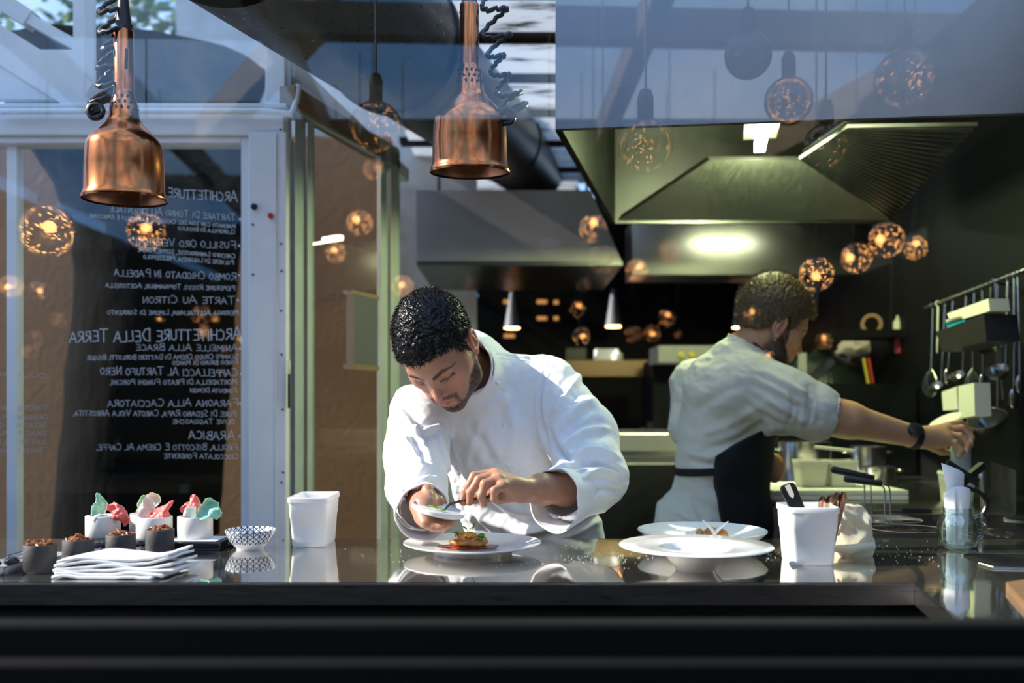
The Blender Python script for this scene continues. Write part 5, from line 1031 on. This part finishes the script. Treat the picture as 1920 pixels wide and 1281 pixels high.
# wristwatch
wa = thing('wristwatch', 'black wristwatch on the reaching cook\'s wrist', 'watch', V(1712, 818, 2.70)); wd = Vector(V(1765, 820, 2.72)-ER2).normalized()
obj('strap', lathe(NB(), V(1714, 819, 2.70)-np.array(wd)*.010, [(.0325, 0), (.0355, .002), (.0355, .020), (.0325, .022)], 40, aim(wd)), M['black_plastic'], wa)
obj('watch_case', lathe(NB(), V(1716, 806, 2.662), [(.001, -.006), (.021, -.006), (.022, 0), (.020, .006), (.017, .0075), (.001, .0075)], 32, aim((.1, -.75, .55)), True, True), M['black_plastic'], wa)
# legs of the second cook
fd = Field((.40, 2.6, 0), (1.0, 3.2, .9), .008)
for y in (-.08, .09):
    fd.cone((.62, 2.88+y*.8, .78), (.62, 2.87+y, .48), .09, .075, .03); fd.cone((.62, 2.87+y, .48), (.60, 2.88+y, .08), .075, .055, .03); fd.cone((.60, 2.88+y, .045), (.70, 2.87+y, .035), .045, .035, .02)
v, f = fd.mesh(); np_mesh('trousers', v, f, M['black'], c2p)
# ------------------------------------------------------------------ cook line on the right
sv = thing('induction_range', 'black glass induction range behind the glass jar', 'stove', (1.2, 2.3, 0))
obj('body', box(NB(), (.74, 2.10, 0), (1.66, 2.535, .908)), M['steel_dark'], sv, False)
top_ = obj('glass_top', box(NB(), (.735, 2.085, .908), (1.665, 2.535, .92), .003), M['black_gloss'], sv)
gl_ = mat('grey_line', (.2, .2, .18), .5)
for cx_, cy_ in ((.93, 2.24), (1.30, 2.24), (.95, 2.42), (1.34, 2.42)):
    pts = [Vector((cx_+.085*math.cos(2*PI*k/40), cy_+.075*math.sin(2*PI*k/40), .9205)) for k in range(41)]
    bm = NB()
    for a_, b_ in zip(pts, pts[1:]): bar(bm, a_, b_, .0015, .0006)
    obj('zone_marking', bm, gl_, top_, False)
wk = thing('back_worktop', 'steel worktop behind the induction range carrying boards and pots', 'worktop', (1.2, 3, 0))
obj('top', box(NB(), (.86, 2.54, .885), (1.665, 3.9, .92), .004), M['steel'], wk); obj('base', box(NB(), (.90, 2.60, 0), (1.62, 3.85, .884)), M['black'], wk, False)
bb = NB()
for k in range(3): lathe(bb, P(1456+22*k, 928+16*k, 2.54), [(.001, 0), (.010, 0), (.010, .012), (.001, .014)], 16, aim((-.6, -1, 0)), True, True)
for k in range(2):
    y0 = 2.90; z0 = .921+.0155*k; bm = NB(); box(bm, (S(1450-960, y0), y0, z0), (S(1704-960, y0)-.0*k, y0+.33, z0+.0145), .003); o = obj('cutting_board', bm, M['white_board']); tag(o, ('lower pale cutting board on the back worktop', 'upper pale cutting board under the white square tubs')[k], 'board', 'stacked pale cutting boards'); origin(o, (1.0, y0, z0))
M['tub_cream'] = mat('tub_cream', (.72, .70, .58), .45)
for px0, px1, lab in ((1499, 1556, 'white square tub on the boards, nearer to the cook'), (1557, 1612, 'white square tub on the boards, nearer to the steel saucepan')): gastro(px0, px1, 855, 3.0, .09, .953, .083, 'square_tub', lab, 'container', M['tub_cream'])
def pan(px, Y, r, h, z0, label, name='saucepan', m='steel'):
    c = Vector((S(px-960, Y), Y, z0)); t = thing(name, label, 'pan', c)
    obj('pot', lathe(NB(), c, [(.001, 0), (r-.004, 0), (r, .006), (r, h-.002), (r+.003, h), (r-.002, h), (r-.003, .006), (.001, .004)], 44), M[m], t)
    for s_ in (-1, 1): obj('side_handle', tube(NB(), spline([c+Vector((s_*r, -.02, h*.8)), c+Vector((s_*(r+.025), -.015, h*.83)), c+Vector((s_*(r+.025), .015, h*.83)), c+Vector((s_*r, .02, h*.8))], 12), .004, 8), M[m], t)
    return t
pan(1648, 3.25, .055, .082, .92, 'short steel saucepan beside the white square tubs'); pan(1508, 3.55, .095, .155, .92, 'tall wide steel stockpot behind the white square tubs', 'stockpot'); pan(1625, 3.72, .07, .13, .92, 'tall steel pot behind the short saucepan', 'stockpot')
o = obj('frying_pan_lid', bar(NB(), P(1528, 838, 3.1), P(1602, 846, 3.05), .05, .008), M['tub_cream']); o.name = 'serving_paddle'; tag(o, 'pale flat paddle lying across the white square tubs', 'paddle'); origin(o, P(1565, 842, 3.08))
for i, (a_, b_, Y, lab) in enumerate(((( 1560, 880), (1638, 897), 2.60, 'upper black-handled wire press on the range edge'), ((1584, 897), (1652, 907), 2.56, 'lower black-handled wire press on the range edge'))):
    t = thing('wire_press', lab, 'utensil', P(b_[0], 965, Y), 'black-handled wire presses'); bm = NB(); tube(bm, [P(*a_, Y), P(a_[0]+3, a_[1]+1, Y), P(*b_, Y)], [.008, .0105, .009], 12); obj('handle', bm, M['black_plastic'], t)
    bm = NB()
    for dx in (-26, -14) if i == 0 else (-2, 8): tube(bm, spline([P(b_[0]-4+dx, b_[1]+2, Y), P(b_[0]+6+dx, b_[1]+6, Y), P(b_[0]+9+dx, b_[1]+20, Y), Vector((S(b_[0]+9+dx-960, Y), Y, .922))], 14), .0022, 8)
    obj('wire_legs', bm, M['steel'], t)
kn = thing('paring_knife', 'slim knife lying on the steel edge behind the induction range', 'knife', P(1640, 957, 2.58)); obj('blade', bar(NB(), P(1640, 957, 2.58), P(1690, 957, 2.58), .02, .003), M['steel'], kn, False); obj('handle', bar(NB(), P(1690, 957, 2.58), P(1745, 958, 2.58), .018, .010), M['black_plastic'], kn, False)
def bottle(px, py0, py1, Y, r, m, name, label, cat='bottle', neck=True, group=None):
    c = P(px, py1, Y); h = S(py1-py0, Y); r = S(r, Y)
    pr = [(.001, 0), (r*.95, 0), (r, .004), (r, h*.62), (r*.8, h*.72), (r*.35, h*.82), (r*.3, h), (.001, h)] if neck else [(.001, 0), (r*.95, 0), (r, .004), (r, h*.93), (r*.9, h), (.001, h)]
    o = obj(name, lathe(NB(), c, pr, 24, None, True, True), m); tag(o, label, cat, group); return origin(o, c)
M['frosted'] = mat('frosted', (.42, .50, .50), .4, sss=.3)
bottle(1801, 815, 890, 2.74, 18, M['frosted'], 'squeeze_bottle', 'frosted squeeze bottle gripped by the reaching cook', 'bottle', False)
gastro(1775, 1834, 862, 2.86, .07, .92, .09, 'plastic_tub', 'low white tub below the gripped squeeze bottle', 'container', M['tub_cream'])
ft = thing('tap', 'curved chrome tap with black levers beside the jar', 'tap', P(1845, 960, 2.6)); bm = NB(); tube(bm, spline([P(1846, 958, 2.6), P(1843, 900, 2.6), P(1838, 878, 2.58), P(1830, 880, 2.55)], 16), .010, 12); obj('spout', bm, M['steel'], ft)
bm = NB(); tube(bm, spline([P(1806, 912, 2.5), P(1838, 925, 2.5), P(1850, 945, 2.5), P(1838, 968, 2.5), P(1815, 966, 2.5)], 18), .006, 10); obj('hose', bm, M['steel_dark'], ft)
bm = NB(); bar(bm, P(1775, 868, 2.52), P(1832, 905, 2.5), .02, .02); bar(bm, P(1800, 908, 2.5), P(1843, 872, 2.52), .018, .018); obj('lever', bm, M['black_plastic'], ft, False)
pnl = obj('splash_panel', hexa(NB(), [P(1858, 938.5, 2.9), P(1905, 963, 2.55), P(1905, 963, 2.56), P(1858, 937.3, 2.92), P(1858, 865, 2.9), P(1905, 882, 2.55), P(1905, 882, 2.56), P(1858, 865, 2.92)]), M['steel_dark']); tag(pnl, 'dark steel splash panel at the end of the worktop', 'panel')
# utensil rail with hanging tools
XW = 1.60
def W(px, py, x=XW):  # point on the utensil wall plane under a pixel
    Y = x*F/(px-CX); return Vector((x, Y, CZ+(CY-py)/F*Y))
rl = thing('utensil_rail', 'steel rail along the dark wall carrying hanging utensils', 'rail', W(1900, 512)); bm = NB(); tube(bm, [W(1990, 480), W(1735, 578)], .007, 10); obj('bar', bm, M['steel'], rl)
for px in (1745, 1800, 1860, 1915): q = W(px, 512+(1915-px)*.375); obj('bracket', tube(NB(), [q, q+Vector((.08, 0, 0))], .005, 8), M['steel_dark'], rl)
def hook(bm, p): tube(bm, spline([p+Vector((0, 0, -.012)), p+Vector((-.010, 0, 0)), p+Vector((-.004, 0, .010)), p+Vector((.008, 0, .006))], 10), .002, 6)
def tool(kind, px, py_end, label, x=XW-.02, pt=None, m='steel', size=.035):
    x = x or XW-.006; py0 = 512+(1915-px)*.375; a_ = W(px, py0); a_.x = x; b_ = P(px+(pt or 0), py_end, a_.y-.02); t = thing(kind, label, kind.replace('_', ' '), a_, 'utensils hanging on the rail')
    bm = NB(); hook(bm, a_); tube(bm, [a_+Vector((0, 0, -.012)), a_.lerp(b_, .5), b_], [.004, .0035, .003], 8); obj('handle', bm, M[m], t)
    d = (b_-a_).normalized()
    if kind == 'ladle': obj('bowl', lathe(NB(), b_+Vector((-size*.7, 0, -size*.2)), [(.001, -size*.8), (size*.6, -size*.62), (size*.92, -size*.2), (size, .0), (size*.95, 0), (size*.85, -size*.2), (size*.5, -size*.55), (.001, -size*.7)], 28, aim((-.45, -.35, .8))), M[m], t)
    elif kind == 'strainer':
        obj('mesh_bowl', lathe(NB(), b_, [(.001, -size*.7), (size*.6, -size*.55), (size*.95, -size*.1), (size, 0), (size*.93, -.002), (size*.55, -size*.5), (.001, -size*.65)], 24, aim((-.6, -.6, .5))), M['steel_dark'], t)
    elif kind == 'spoon':
        obj('bowl', blob(b_+d*size, size, 1, .02, (.45, .2, 1.0), 3), M[m], t)
    elif kind == 'turner':
        obj('blade', bar(NB(), b_, b_+d*size*2.2, size*1.3, .003, (1, -.6, 0)), M[m], t, False)
    elif kind == 'whisk':
        bm = NB()
        for k in range(6):
            th = PI*k/6; s_ = Vector((math.cos(th), math.sin(th), 0)); tube(bm, spline([b_, b_+d*.04+s_*.022, b_+d*.085+s_*.026, b_+d*.11, b_+d*.085-s_*.026, b_+d*.04-s_*.022, b_], 18), .0012, 5)
        obj('wire_loops', bm, M[m], t); t.children[-1].name = 'whisk_wire_mesh'
    return t
for a_ in (('ladle', 1893, 690, 'long steel ladle nearest to the picture edge, bowl tilted', None, -8, 'steel', .04), ('turner', 1878, 705, 'steel turner hanging beside the long ladle'), ('spoon', 1905, 725, 'steel spoon with long thin handle and pale bowl', None, -4, 'steel', .035), ('spoon', 1912, 700, 'steel spoon nearest the outer end of the rail', None, 0, 'steel', .032), ('ladle', 1874, 775, 'shallow steel ladle hanging low under the strainer', None, -4, 'steel', .055), ('strainer', 1862, 640, 'round wire strainer with black rim on the rail', None, -8, 'steel_dark', .05), ('whisk', 1830, 690, 'balloon whisk hanging between strainer and containers', None, -6), ('ladle', 1815, 700, 'small steel ladle hanging behind the container rack', None, -10, 'steel', .03), ('spoon', 1790, 690, 'steel serving spoon hanging under the container rack', None, -12, 'steel', .03), ('ladle', 1775, 720, 'small dented ladle hanging below the glittering spoons', None, -10, 'steel', .03), ('turner', 1762, 640, 'pale turner hanging at the inner end of the rail', None, -4, 'tub_cream', .02), ('whisk', 1752, 690, 'narrow whisk at the inner end of the rail', None, -6), ('spoon', 1845, 700, 'steel spoon hanging straight behind the round strainer', None, -2, 'steel', .03)):
    tool(*a_)
def wbox(q, m, name, label, cat, dep=.10):
    "box fixed near the utensil wall; q = 4 pixels of its visible long face (bl, br, tr, tl)"
    pts = [W(*p, 1.42) for p in q]; n = Vector((dep, 0, 0)); o = obj(name, hexa(NB(), pts[:2]+[pts[1]+n, pts[0]+n]+[pts[3], pts[2], pts[2]+n, pts[3]+n]), M[m], None, False); tag(o, label, cat); return origin(o, pts[0])
wbox([(1765, 660), (1850, 640), (1845, 590), (1755, 622)], 'black_plastic', 'wall_holder', 'black rack box on the wall holding plastic containers', 'holder')
wbox([(1782, 605), (1856, 583), (1853, 560), (1776, 588)], 'tub_cream', 'food_container', 'pale plastic container lying in the wall rack', 'container', .06)
wbox([(1775, 612), (1806, 603), (1803, 592), (1773, 600)], 'frosted', 'cling_roll', 'small pale roll beside the container in the wall rack', 'roll', .03).active_material.name
M['cyan'] = mat('cyan', (.03, .38, .50), .4); wbox([(1776, 616), (1808, 606), (1805, 596), (1774, 604)], 'cyan', 'blue_cloth', 'bright turquoise cloth tucked in the wall rack', 'cloth', .04)
wbox([(1768, 770), (1796, 768), (1793, 725), (1766, 735)], 'tub_cream', 'spice_box', 'pale green spice box under the wall rack, inner one', 'container', .05); wbox([(1798, 785), (1828, 780), (1826, 718), (1797, 724)], 'tub_cream', 'spice_box', 'pale green spice box under the wall rack, outer one', 'container', .05)
o = obj('pot_lid', lathe(NB(), P(1772, 790, 2.95), [(.001, -.010), (.03, -.008), (.052, 0), (.052, .002), (.03, -.005), (.001, -.006)], 32, aim((-.50, -.10, .86))), M['tub_cream']); tag(o, 'tilted pale lid leaning behind the reaching hand', 'lid'); origin(o, P(1772, 790, 2.95))
o = obj('metal_bowl', lathe(NB(), P(1850, 785, 2.95), [(.001, -.05), (.03, -.043), (.055, -.015), (.06, 0), (.057, 0), (.05, -.014), (.001, -.045)], 32, aim((-.45, -.3, .9))), M['steel']); tag(o, 'steel bowl hanging low beside the reaching hand', 'bowl'); origin(o, P(1850, 785, 2.95))
# back shelves on the far side
eg = thing('dome_grill', 'dark dimpled dome grill behind the reaching cook', 'grill', P(1590, 800, 4.5)); gc = P(1538, 740, 4.45)
obj('base', lathe(NB(), gc, [(.13, -.38), (.19, -.2), (.21, -.01), (.215, 0)], 40), M['black_gloss'], eg); obj('lid', lathe(NB(), gc, [(.217, .004), (.212, .05), (.18, .12), (.12, .165), (.05, .19), (.03, .21), (.001, .215)], 40), mat('egg_green', (.012, .02, .016), .25, bump=.6, bscale=60), eg); obj('band', lathe(NB(), gc, [(.218, -.012), (.222, -.01), (.222, .012), (.218, .014)], 40), M['steel_dark'], eg)
obj('stand', box(NB(), gc+Vector((-.2, -.2, -gc.z)), gc+Vector((.2, .2, -.36))), M['black'], eg, False)
o = obj('kitchen_towel', blob(P(1605, 654, 4.5), .085, 4, .5, (1, .5, .55)), mat('towel_pink', (.62, .50, .48), .9)); tag(o, 'crumpled pale pink towel on top of the dome grill', 'towel'); origin(o, P(1605, 670, 3.9))
o = obj('tape_roll', lathe(NB(), P(1634, 608, 4.15), [(.030, -.02), (.045, -.02), (.045, .02), (.030, .02), (.030, -.02)], 28, aim((-.3, -1, .0))), mat('kraft', (.26, .14, .06), .6)); tag(o, 'round brown tape roll on the shelf behind the cook', 'roll'); origin(o, P(1632, 612, 3.9))
o = obj('wall_shelf', box(NB(), P(1560, 632, 4.05), P(1740, 626, 4.3)), M['black']); tag(o, 'black wall shelf over the dome grill', 'shelf'); origin(o, P(1650, 630, 4.1))
bottle(1683, 592, 626, 4.15, 8, M['tub_cream'], 'bottle', 'pale capped bottle with red base on the rear shelf'); bottle(1688, 632, 662, 4.15, 10, mat('bottle_red', (.45, .03, .05), .4), 'bottle', 'small red bottle hanging below the pale capped one', 'bottle', False)
for px, py0, py1, col_, lab in ((1637, 672, 715, (.45, .04, .02), 'red-handled tool standing beside the dome grill'), (1628, 672, 690, (.6, .42, .05), 'yellow-capped tool beside the red-handled one')): o = obj('brush', bar(NB(), P(px, 720, 4.05), P(px-9, py0, 4.05),   .010, .009), mat('tool_colour', col_, .4)); tag(o, lab, 'brush'); origin(o, P(px, py1, 3.6))
o = obj('white_card', box(NB(), P(1497, 721, 4.0), P(1511, 662, 4.01)), mat('dull_card', (.28, .28, .27), .8)); tag(o, 'small white card in front of the bearded face', 'card'); origin(o, P(1505, 675, 3.6))
o = obj('hand_blender', bar(NB(), P(1518, 714, 4.02), P(1560, 676, 4.02), .03, .03), M['steel']); tag(o, 'grey metal tool lying tilted beside the dome grill', 'utensil'); origin(o, P(1540, 680, 3.5))
o = obj('black_ledge', box(NB(), (.95, 3.92, 0), (1.66, 4.2, 1.30)), M['black']); tag(o, 'black raised ledge behind the pots', 'ledge'); origin(o, (1.3, 4, 0))
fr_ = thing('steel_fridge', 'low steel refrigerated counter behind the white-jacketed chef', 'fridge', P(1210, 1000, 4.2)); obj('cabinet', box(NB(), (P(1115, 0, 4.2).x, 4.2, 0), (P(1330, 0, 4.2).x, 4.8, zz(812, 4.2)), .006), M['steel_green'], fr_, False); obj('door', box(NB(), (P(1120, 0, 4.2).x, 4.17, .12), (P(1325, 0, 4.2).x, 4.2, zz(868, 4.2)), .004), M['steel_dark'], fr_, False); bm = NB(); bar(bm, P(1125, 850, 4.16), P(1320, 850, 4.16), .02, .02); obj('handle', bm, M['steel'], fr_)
sf = thing('back_shelf', 'brown lit steel shelf against the black back wall', 'shelf', P(1145, 700, 5.2)); obj('board', box(NB(), P(1060, 707, 5.2), P(1215, 681, 5.6), .004), mat('brown_steel', (.20, .12, .08), .35, .7), sf, False)
for x_ in (1070, 1205): obj('bracket', box(NB(), (P(x_, 0, 5.3).x, 5.3, 0), (P(x_+6, 0, 5.3).x, 5.34, zz(706, 5.3))), M['black'], sf, False)
o = obj('black_box', box(NB(), P(1063, 680.5, 5.3), P(1096, 655, 5.4)), M['black_plastic']); tag(o, 'black box at the end of the back shelf', 'box'); origin(o, P(1080, 681, 5.3))
o = obj('paper_stack', box(NB(), P(1118, 681, 5.3), P(1150, 657, 5.45)), M['paper']); o.name = 'white_carton'; tag(o, 'white carton standing on the back shelf', 'carton'); origin(o, P(1134, 681, 5.3))
bottle(1158, 655, 681, 5.3, 10, M['tub_white'], 'white_bottle', 'white bottle with yellow label on the back shelf')
cp = thing('control_panel', 'pale oven control panel with two yellow knobs', 'panel', P(1290, 680, 4.6)); obj('face', box(NB(), P(1234, 680, 4.6), P(1345, 655, 4.9), .003), mat('panel_grey', (.36, .35, .33), .5), cp, False)
for px in (1277, 1296): obj('knob', lathe(NB(), P(px, 666, 4.6), [(S(6, 4.6), 0), (S(6, 4.6), .015), (.001, .018)], 16, aim((0, -1, 0))), mat('yellow', (.65, .50, .04), .4), cp)
obj('cabinet', box(NB(), P(1225, 808, 4.84), P(1420, 681, 5.2)), M['black'], cp, False); obj('plinth', box(NB(), (P(1225, 0, 4.62).x, 4.90, 0), (P(1420, 0, 4.62).x, 5.2, zz(805, 4.62))), M['black'], cp, False)
for px, py0, py1, lab in ((960, 548, 615, 'grey cone pendant lamp above the chef\'s collar'), (1150, 543, 612, 'grey cone pendant lamp above the back shelf'), (1388, 545, 614, 'grey cone pendant lamp behind the bearded cook\'s head')):
    Y = 5.9; c = P(px, py1, Y); h = S(py1-py0, Y); t = thing('cone_pendant', lab, 'lamp', c, 'cone pendant lamps at the back'); r = S(15, Y)
    zc_ = 2.50 if px == 960 else 2.72
    obj('lamp_shade', lathe(NB(), c, [(r, 0), (r*.98, .003), (r*.25, h), (.001, h+.003)], 28), mat('cone_grey', (.16, .17, .20), .5), t); obj('glow_disc', lathe(NB(), c+Vector((0, 0, -.004)), [(.001, .0), (r*.92, .0), (r*.92, .012), (.001, .013)], 24), M['warm_dim'], t); bm = NB(); tube(bm, [c+Vector((0, 0, h)), Vector((c.x, c.y, zc_))], .003, 6); obj('cord', bm, M['rubber'], t)
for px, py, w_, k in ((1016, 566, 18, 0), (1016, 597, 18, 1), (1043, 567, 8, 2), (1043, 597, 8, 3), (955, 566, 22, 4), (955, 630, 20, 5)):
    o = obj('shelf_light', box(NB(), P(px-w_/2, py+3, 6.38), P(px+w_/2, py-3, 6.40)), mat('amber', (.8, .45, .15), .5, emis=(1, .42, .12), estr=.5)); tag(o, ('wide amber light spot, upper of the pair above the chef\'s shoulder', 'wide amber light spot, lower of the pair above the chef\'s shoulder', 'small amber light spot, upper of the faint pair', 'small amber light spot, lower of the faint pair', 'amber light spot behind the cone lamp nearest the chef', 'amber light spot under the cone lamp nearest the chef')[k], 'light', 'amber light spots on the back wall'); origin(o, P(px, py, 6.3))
o = obj('blue_indicator', blob(P(889, 555, 6.39), S(7, 6.39), 2, .1), mat('blue_glow', (.1, .5, .9), .5, emis=(.1, .5, .9), estr=1.2)); tag(o, 'small glowing blue light above the chef\'s dark hair', 'light'); origin(o, P(889, 555, 5.5))
# ------------------------------------------------------------------ globe pendants of the dining room, seen mirrored in the front pane
YG = 1.0
def globe_mesh(r, seed):
    bm = NB(); bmesh.ops.create_uvsphere(bm, u_segments=32, v_segments=20, radius=r); return bm
GL = [(1402, 105, 88, 0, 'plain dark'), (1478, 190, 90, 3, ''), (1695, 150, 112, 2, ''), (1548, 275, 85, 1, ''), (1210, 275, 105, 3, ''), (705, 240, 100, 3, ''), (90, 435, 105, 5, ''), (275, 435, 78, 5, ''), (22, 537, 44, 5, ''), (75, 545, 40, 5, ''), (110, 600, 32, 4, ''), (65, 635, 32, 4, ''), (57, 660, 32, 4, ''), (630, 474, 42, 5, ''), (675, 418, 52, 6, ''), (700, 318, 42, 4, ''), (755, 537, 45, 5, ''), (1112, 430, 58, 6, ''), (1030, 467, 45, 0, ''), (1130, 487, 58, 3, ''), (1193, 507, 45, 6, ''), (1255, 472, 44, 4, ''), (1093, 535, 28, 3, ''), (1082, 580, 34, 6, ''), (1090, 631, 38, 5, ''), (1187, 627, 34, 4, ''), (1222, 626, 34, 5, ''), (1250, 597, 36, 6, ''), (1270, 628, 16, 4, ''), (1410, 590, 34, 5, ''), (1530, 515, 70, 6, ''), (1605, 485, 62, 6, ''), (1662, 450, 72, 6, ''), (1715, 465, 50, 5, ''), (1340, 470, 44, 2, ''), (1300, 445, 42, 2, ''), (1545, 640, 34, 6, ''), (1440, 668, 25, 5, ''), (875, 530, 30, 3, ''), (300, 598, 18, 6, ''), (405, 598, 18, 6, ''), (378, 590, 40, 4, '')]
WHERE = ['high on the steel hood beside the beam', 'overlapping the lower edge of the hood panel', 'large, at the upper outer hood corner', 'over the hood filter slats', 'with golden glints under the front of the hood', 'below the black duct', 'large, at the edge of the menu door', 'over the upper menu lines', 'at the picture edge beside the menu door', 'next to the outermost small one beside the menu door', 'beside the trunk, upper of three', 'beside the trunk, middle of three', 'beside the trunk, lowest of three', 'on the side glass door, lower one', 'on the side glass door, bright upper one', 'near the top of the side glass door', 'just above the chef\'s hair', 'bright, over the corner of the rear hood', 'unlit, over the rear hood', 'dark, below the bright one by the rear hood', 'bright, under the blue haze over the back wall', 'at the edge of the wall cabinet', 'small, above the bright one near the middle cone lamp', 'bright, between two cone lamps', 'orange, above the back shelf', 'dim, right over the control panel\'s end', 'beside the dim one over the control panel', 'bright, over the control panel', 'tiny, over the control panel', 'on the nape of the bearded cook', 'over the bearded cook\'s forehead', 'golden, beside the bearded cook\'s hair', 'golden, uppermost beside the bearded cook', 'outermost of the golden cluster', 'dim, over the wall cabinet', 'dimmest, over the wall cabinet', 'in front of the bearded face', 'small, on the bearded cook\'s collar', 'small, beside the blue light', 'small bright, on the lemon line of the menu', 'small bright, at the post end of the lemon line', 'speckled, between two bright dots on the menu']
RB = .0625
globe0 = {}
for gi, ((px, py, dpx, lv, _), wh) in enumerate(zip(GL, WHERE)):
    r = (RB if dpx > 36 else RB*dpx/36)*(1+.13*((gi % 3)-1))
    D = 2*r*F/dpx; pm = P(px, py, D); c = Vector((pm.x, 2*YG-D, pm.z)); t = thing('globe_pendant', 'glass globe lamp mirrored in pane, '+wh, 'lamp', c, 'globe pendant lamps of the dining room')
    g = obj('glass_globe', lathe(NB(), c, [(r*math.sin(a), -r*math.cos(a)) for a in np.linspace(.02, PI-.02, 22)], 32), M['globe_dark' if lv < 4 else 'globe_glass'], t)
    bm = NB(); lathe(bm, c, [(.016, r*.97), (.018, r*1.05), (.018, r*1.75), (.012, r*2.0), (.003, r*2.05)], 16, None, True, True); obj('socket', bm, M['black'], t)
    ztop = 3.0+.05*max(0, c.y+3); bm = NB(); tube(bm, [c+Vector((0, 0, r*2)), Vector((c.x, c.y, max(ztop, c.z+.3)))], .003, 6); obj('cord', bm, M['rubber'], t)
    if lv:
        rg = random.Random(gi); bm = NB(); core = Vector((rg.uniform(-.3, .3), rg.uniform(-.3, .3), rg.uniform(-.1, .4)))*r
        for k in range(20+18*lv if dpx > 40 else 40):
            dv = Vector((rg.gauss(0, 1), rg.gauss(0, 1), rg.gauss(0, 1))).normalized(); p = c+(dv*r*.90 if rg.random() < .75 else core+dv*r*.3); u_ = dv.orthogonal().normalized(); w_ = dv.cross(u_); a_ = rg.uniform(0, PI); e = (u_*math.cos(a_)+w_*math.sin(a_)); e2 = dv.cross(e); s1, s2 = r*rg.uniform(.03, .12), r*rg.uniform(.02, .05)
            if dv.z > .9: continue
            bm.faces.new([bm.verts.new(p+e*s1*i_+e2*s2*j_) for i_, j_ in ((-1, -.3), (0, -1), (1, .2), (.1, 1))])
        obj('glowing_glint_pattern', bm, M['warm_dim'] if lv < 5 else M['warm'], t, False)  # glowing flakes stand in for warm glints on the glass
        if lv >= 5: bm = NB(); bmesh.ops.create_icosphere(bm, subdivisions=2, radius=r*.22, matrix=Matrix.Translation(c+core)); obj('filament', bm, M['warm'], t)
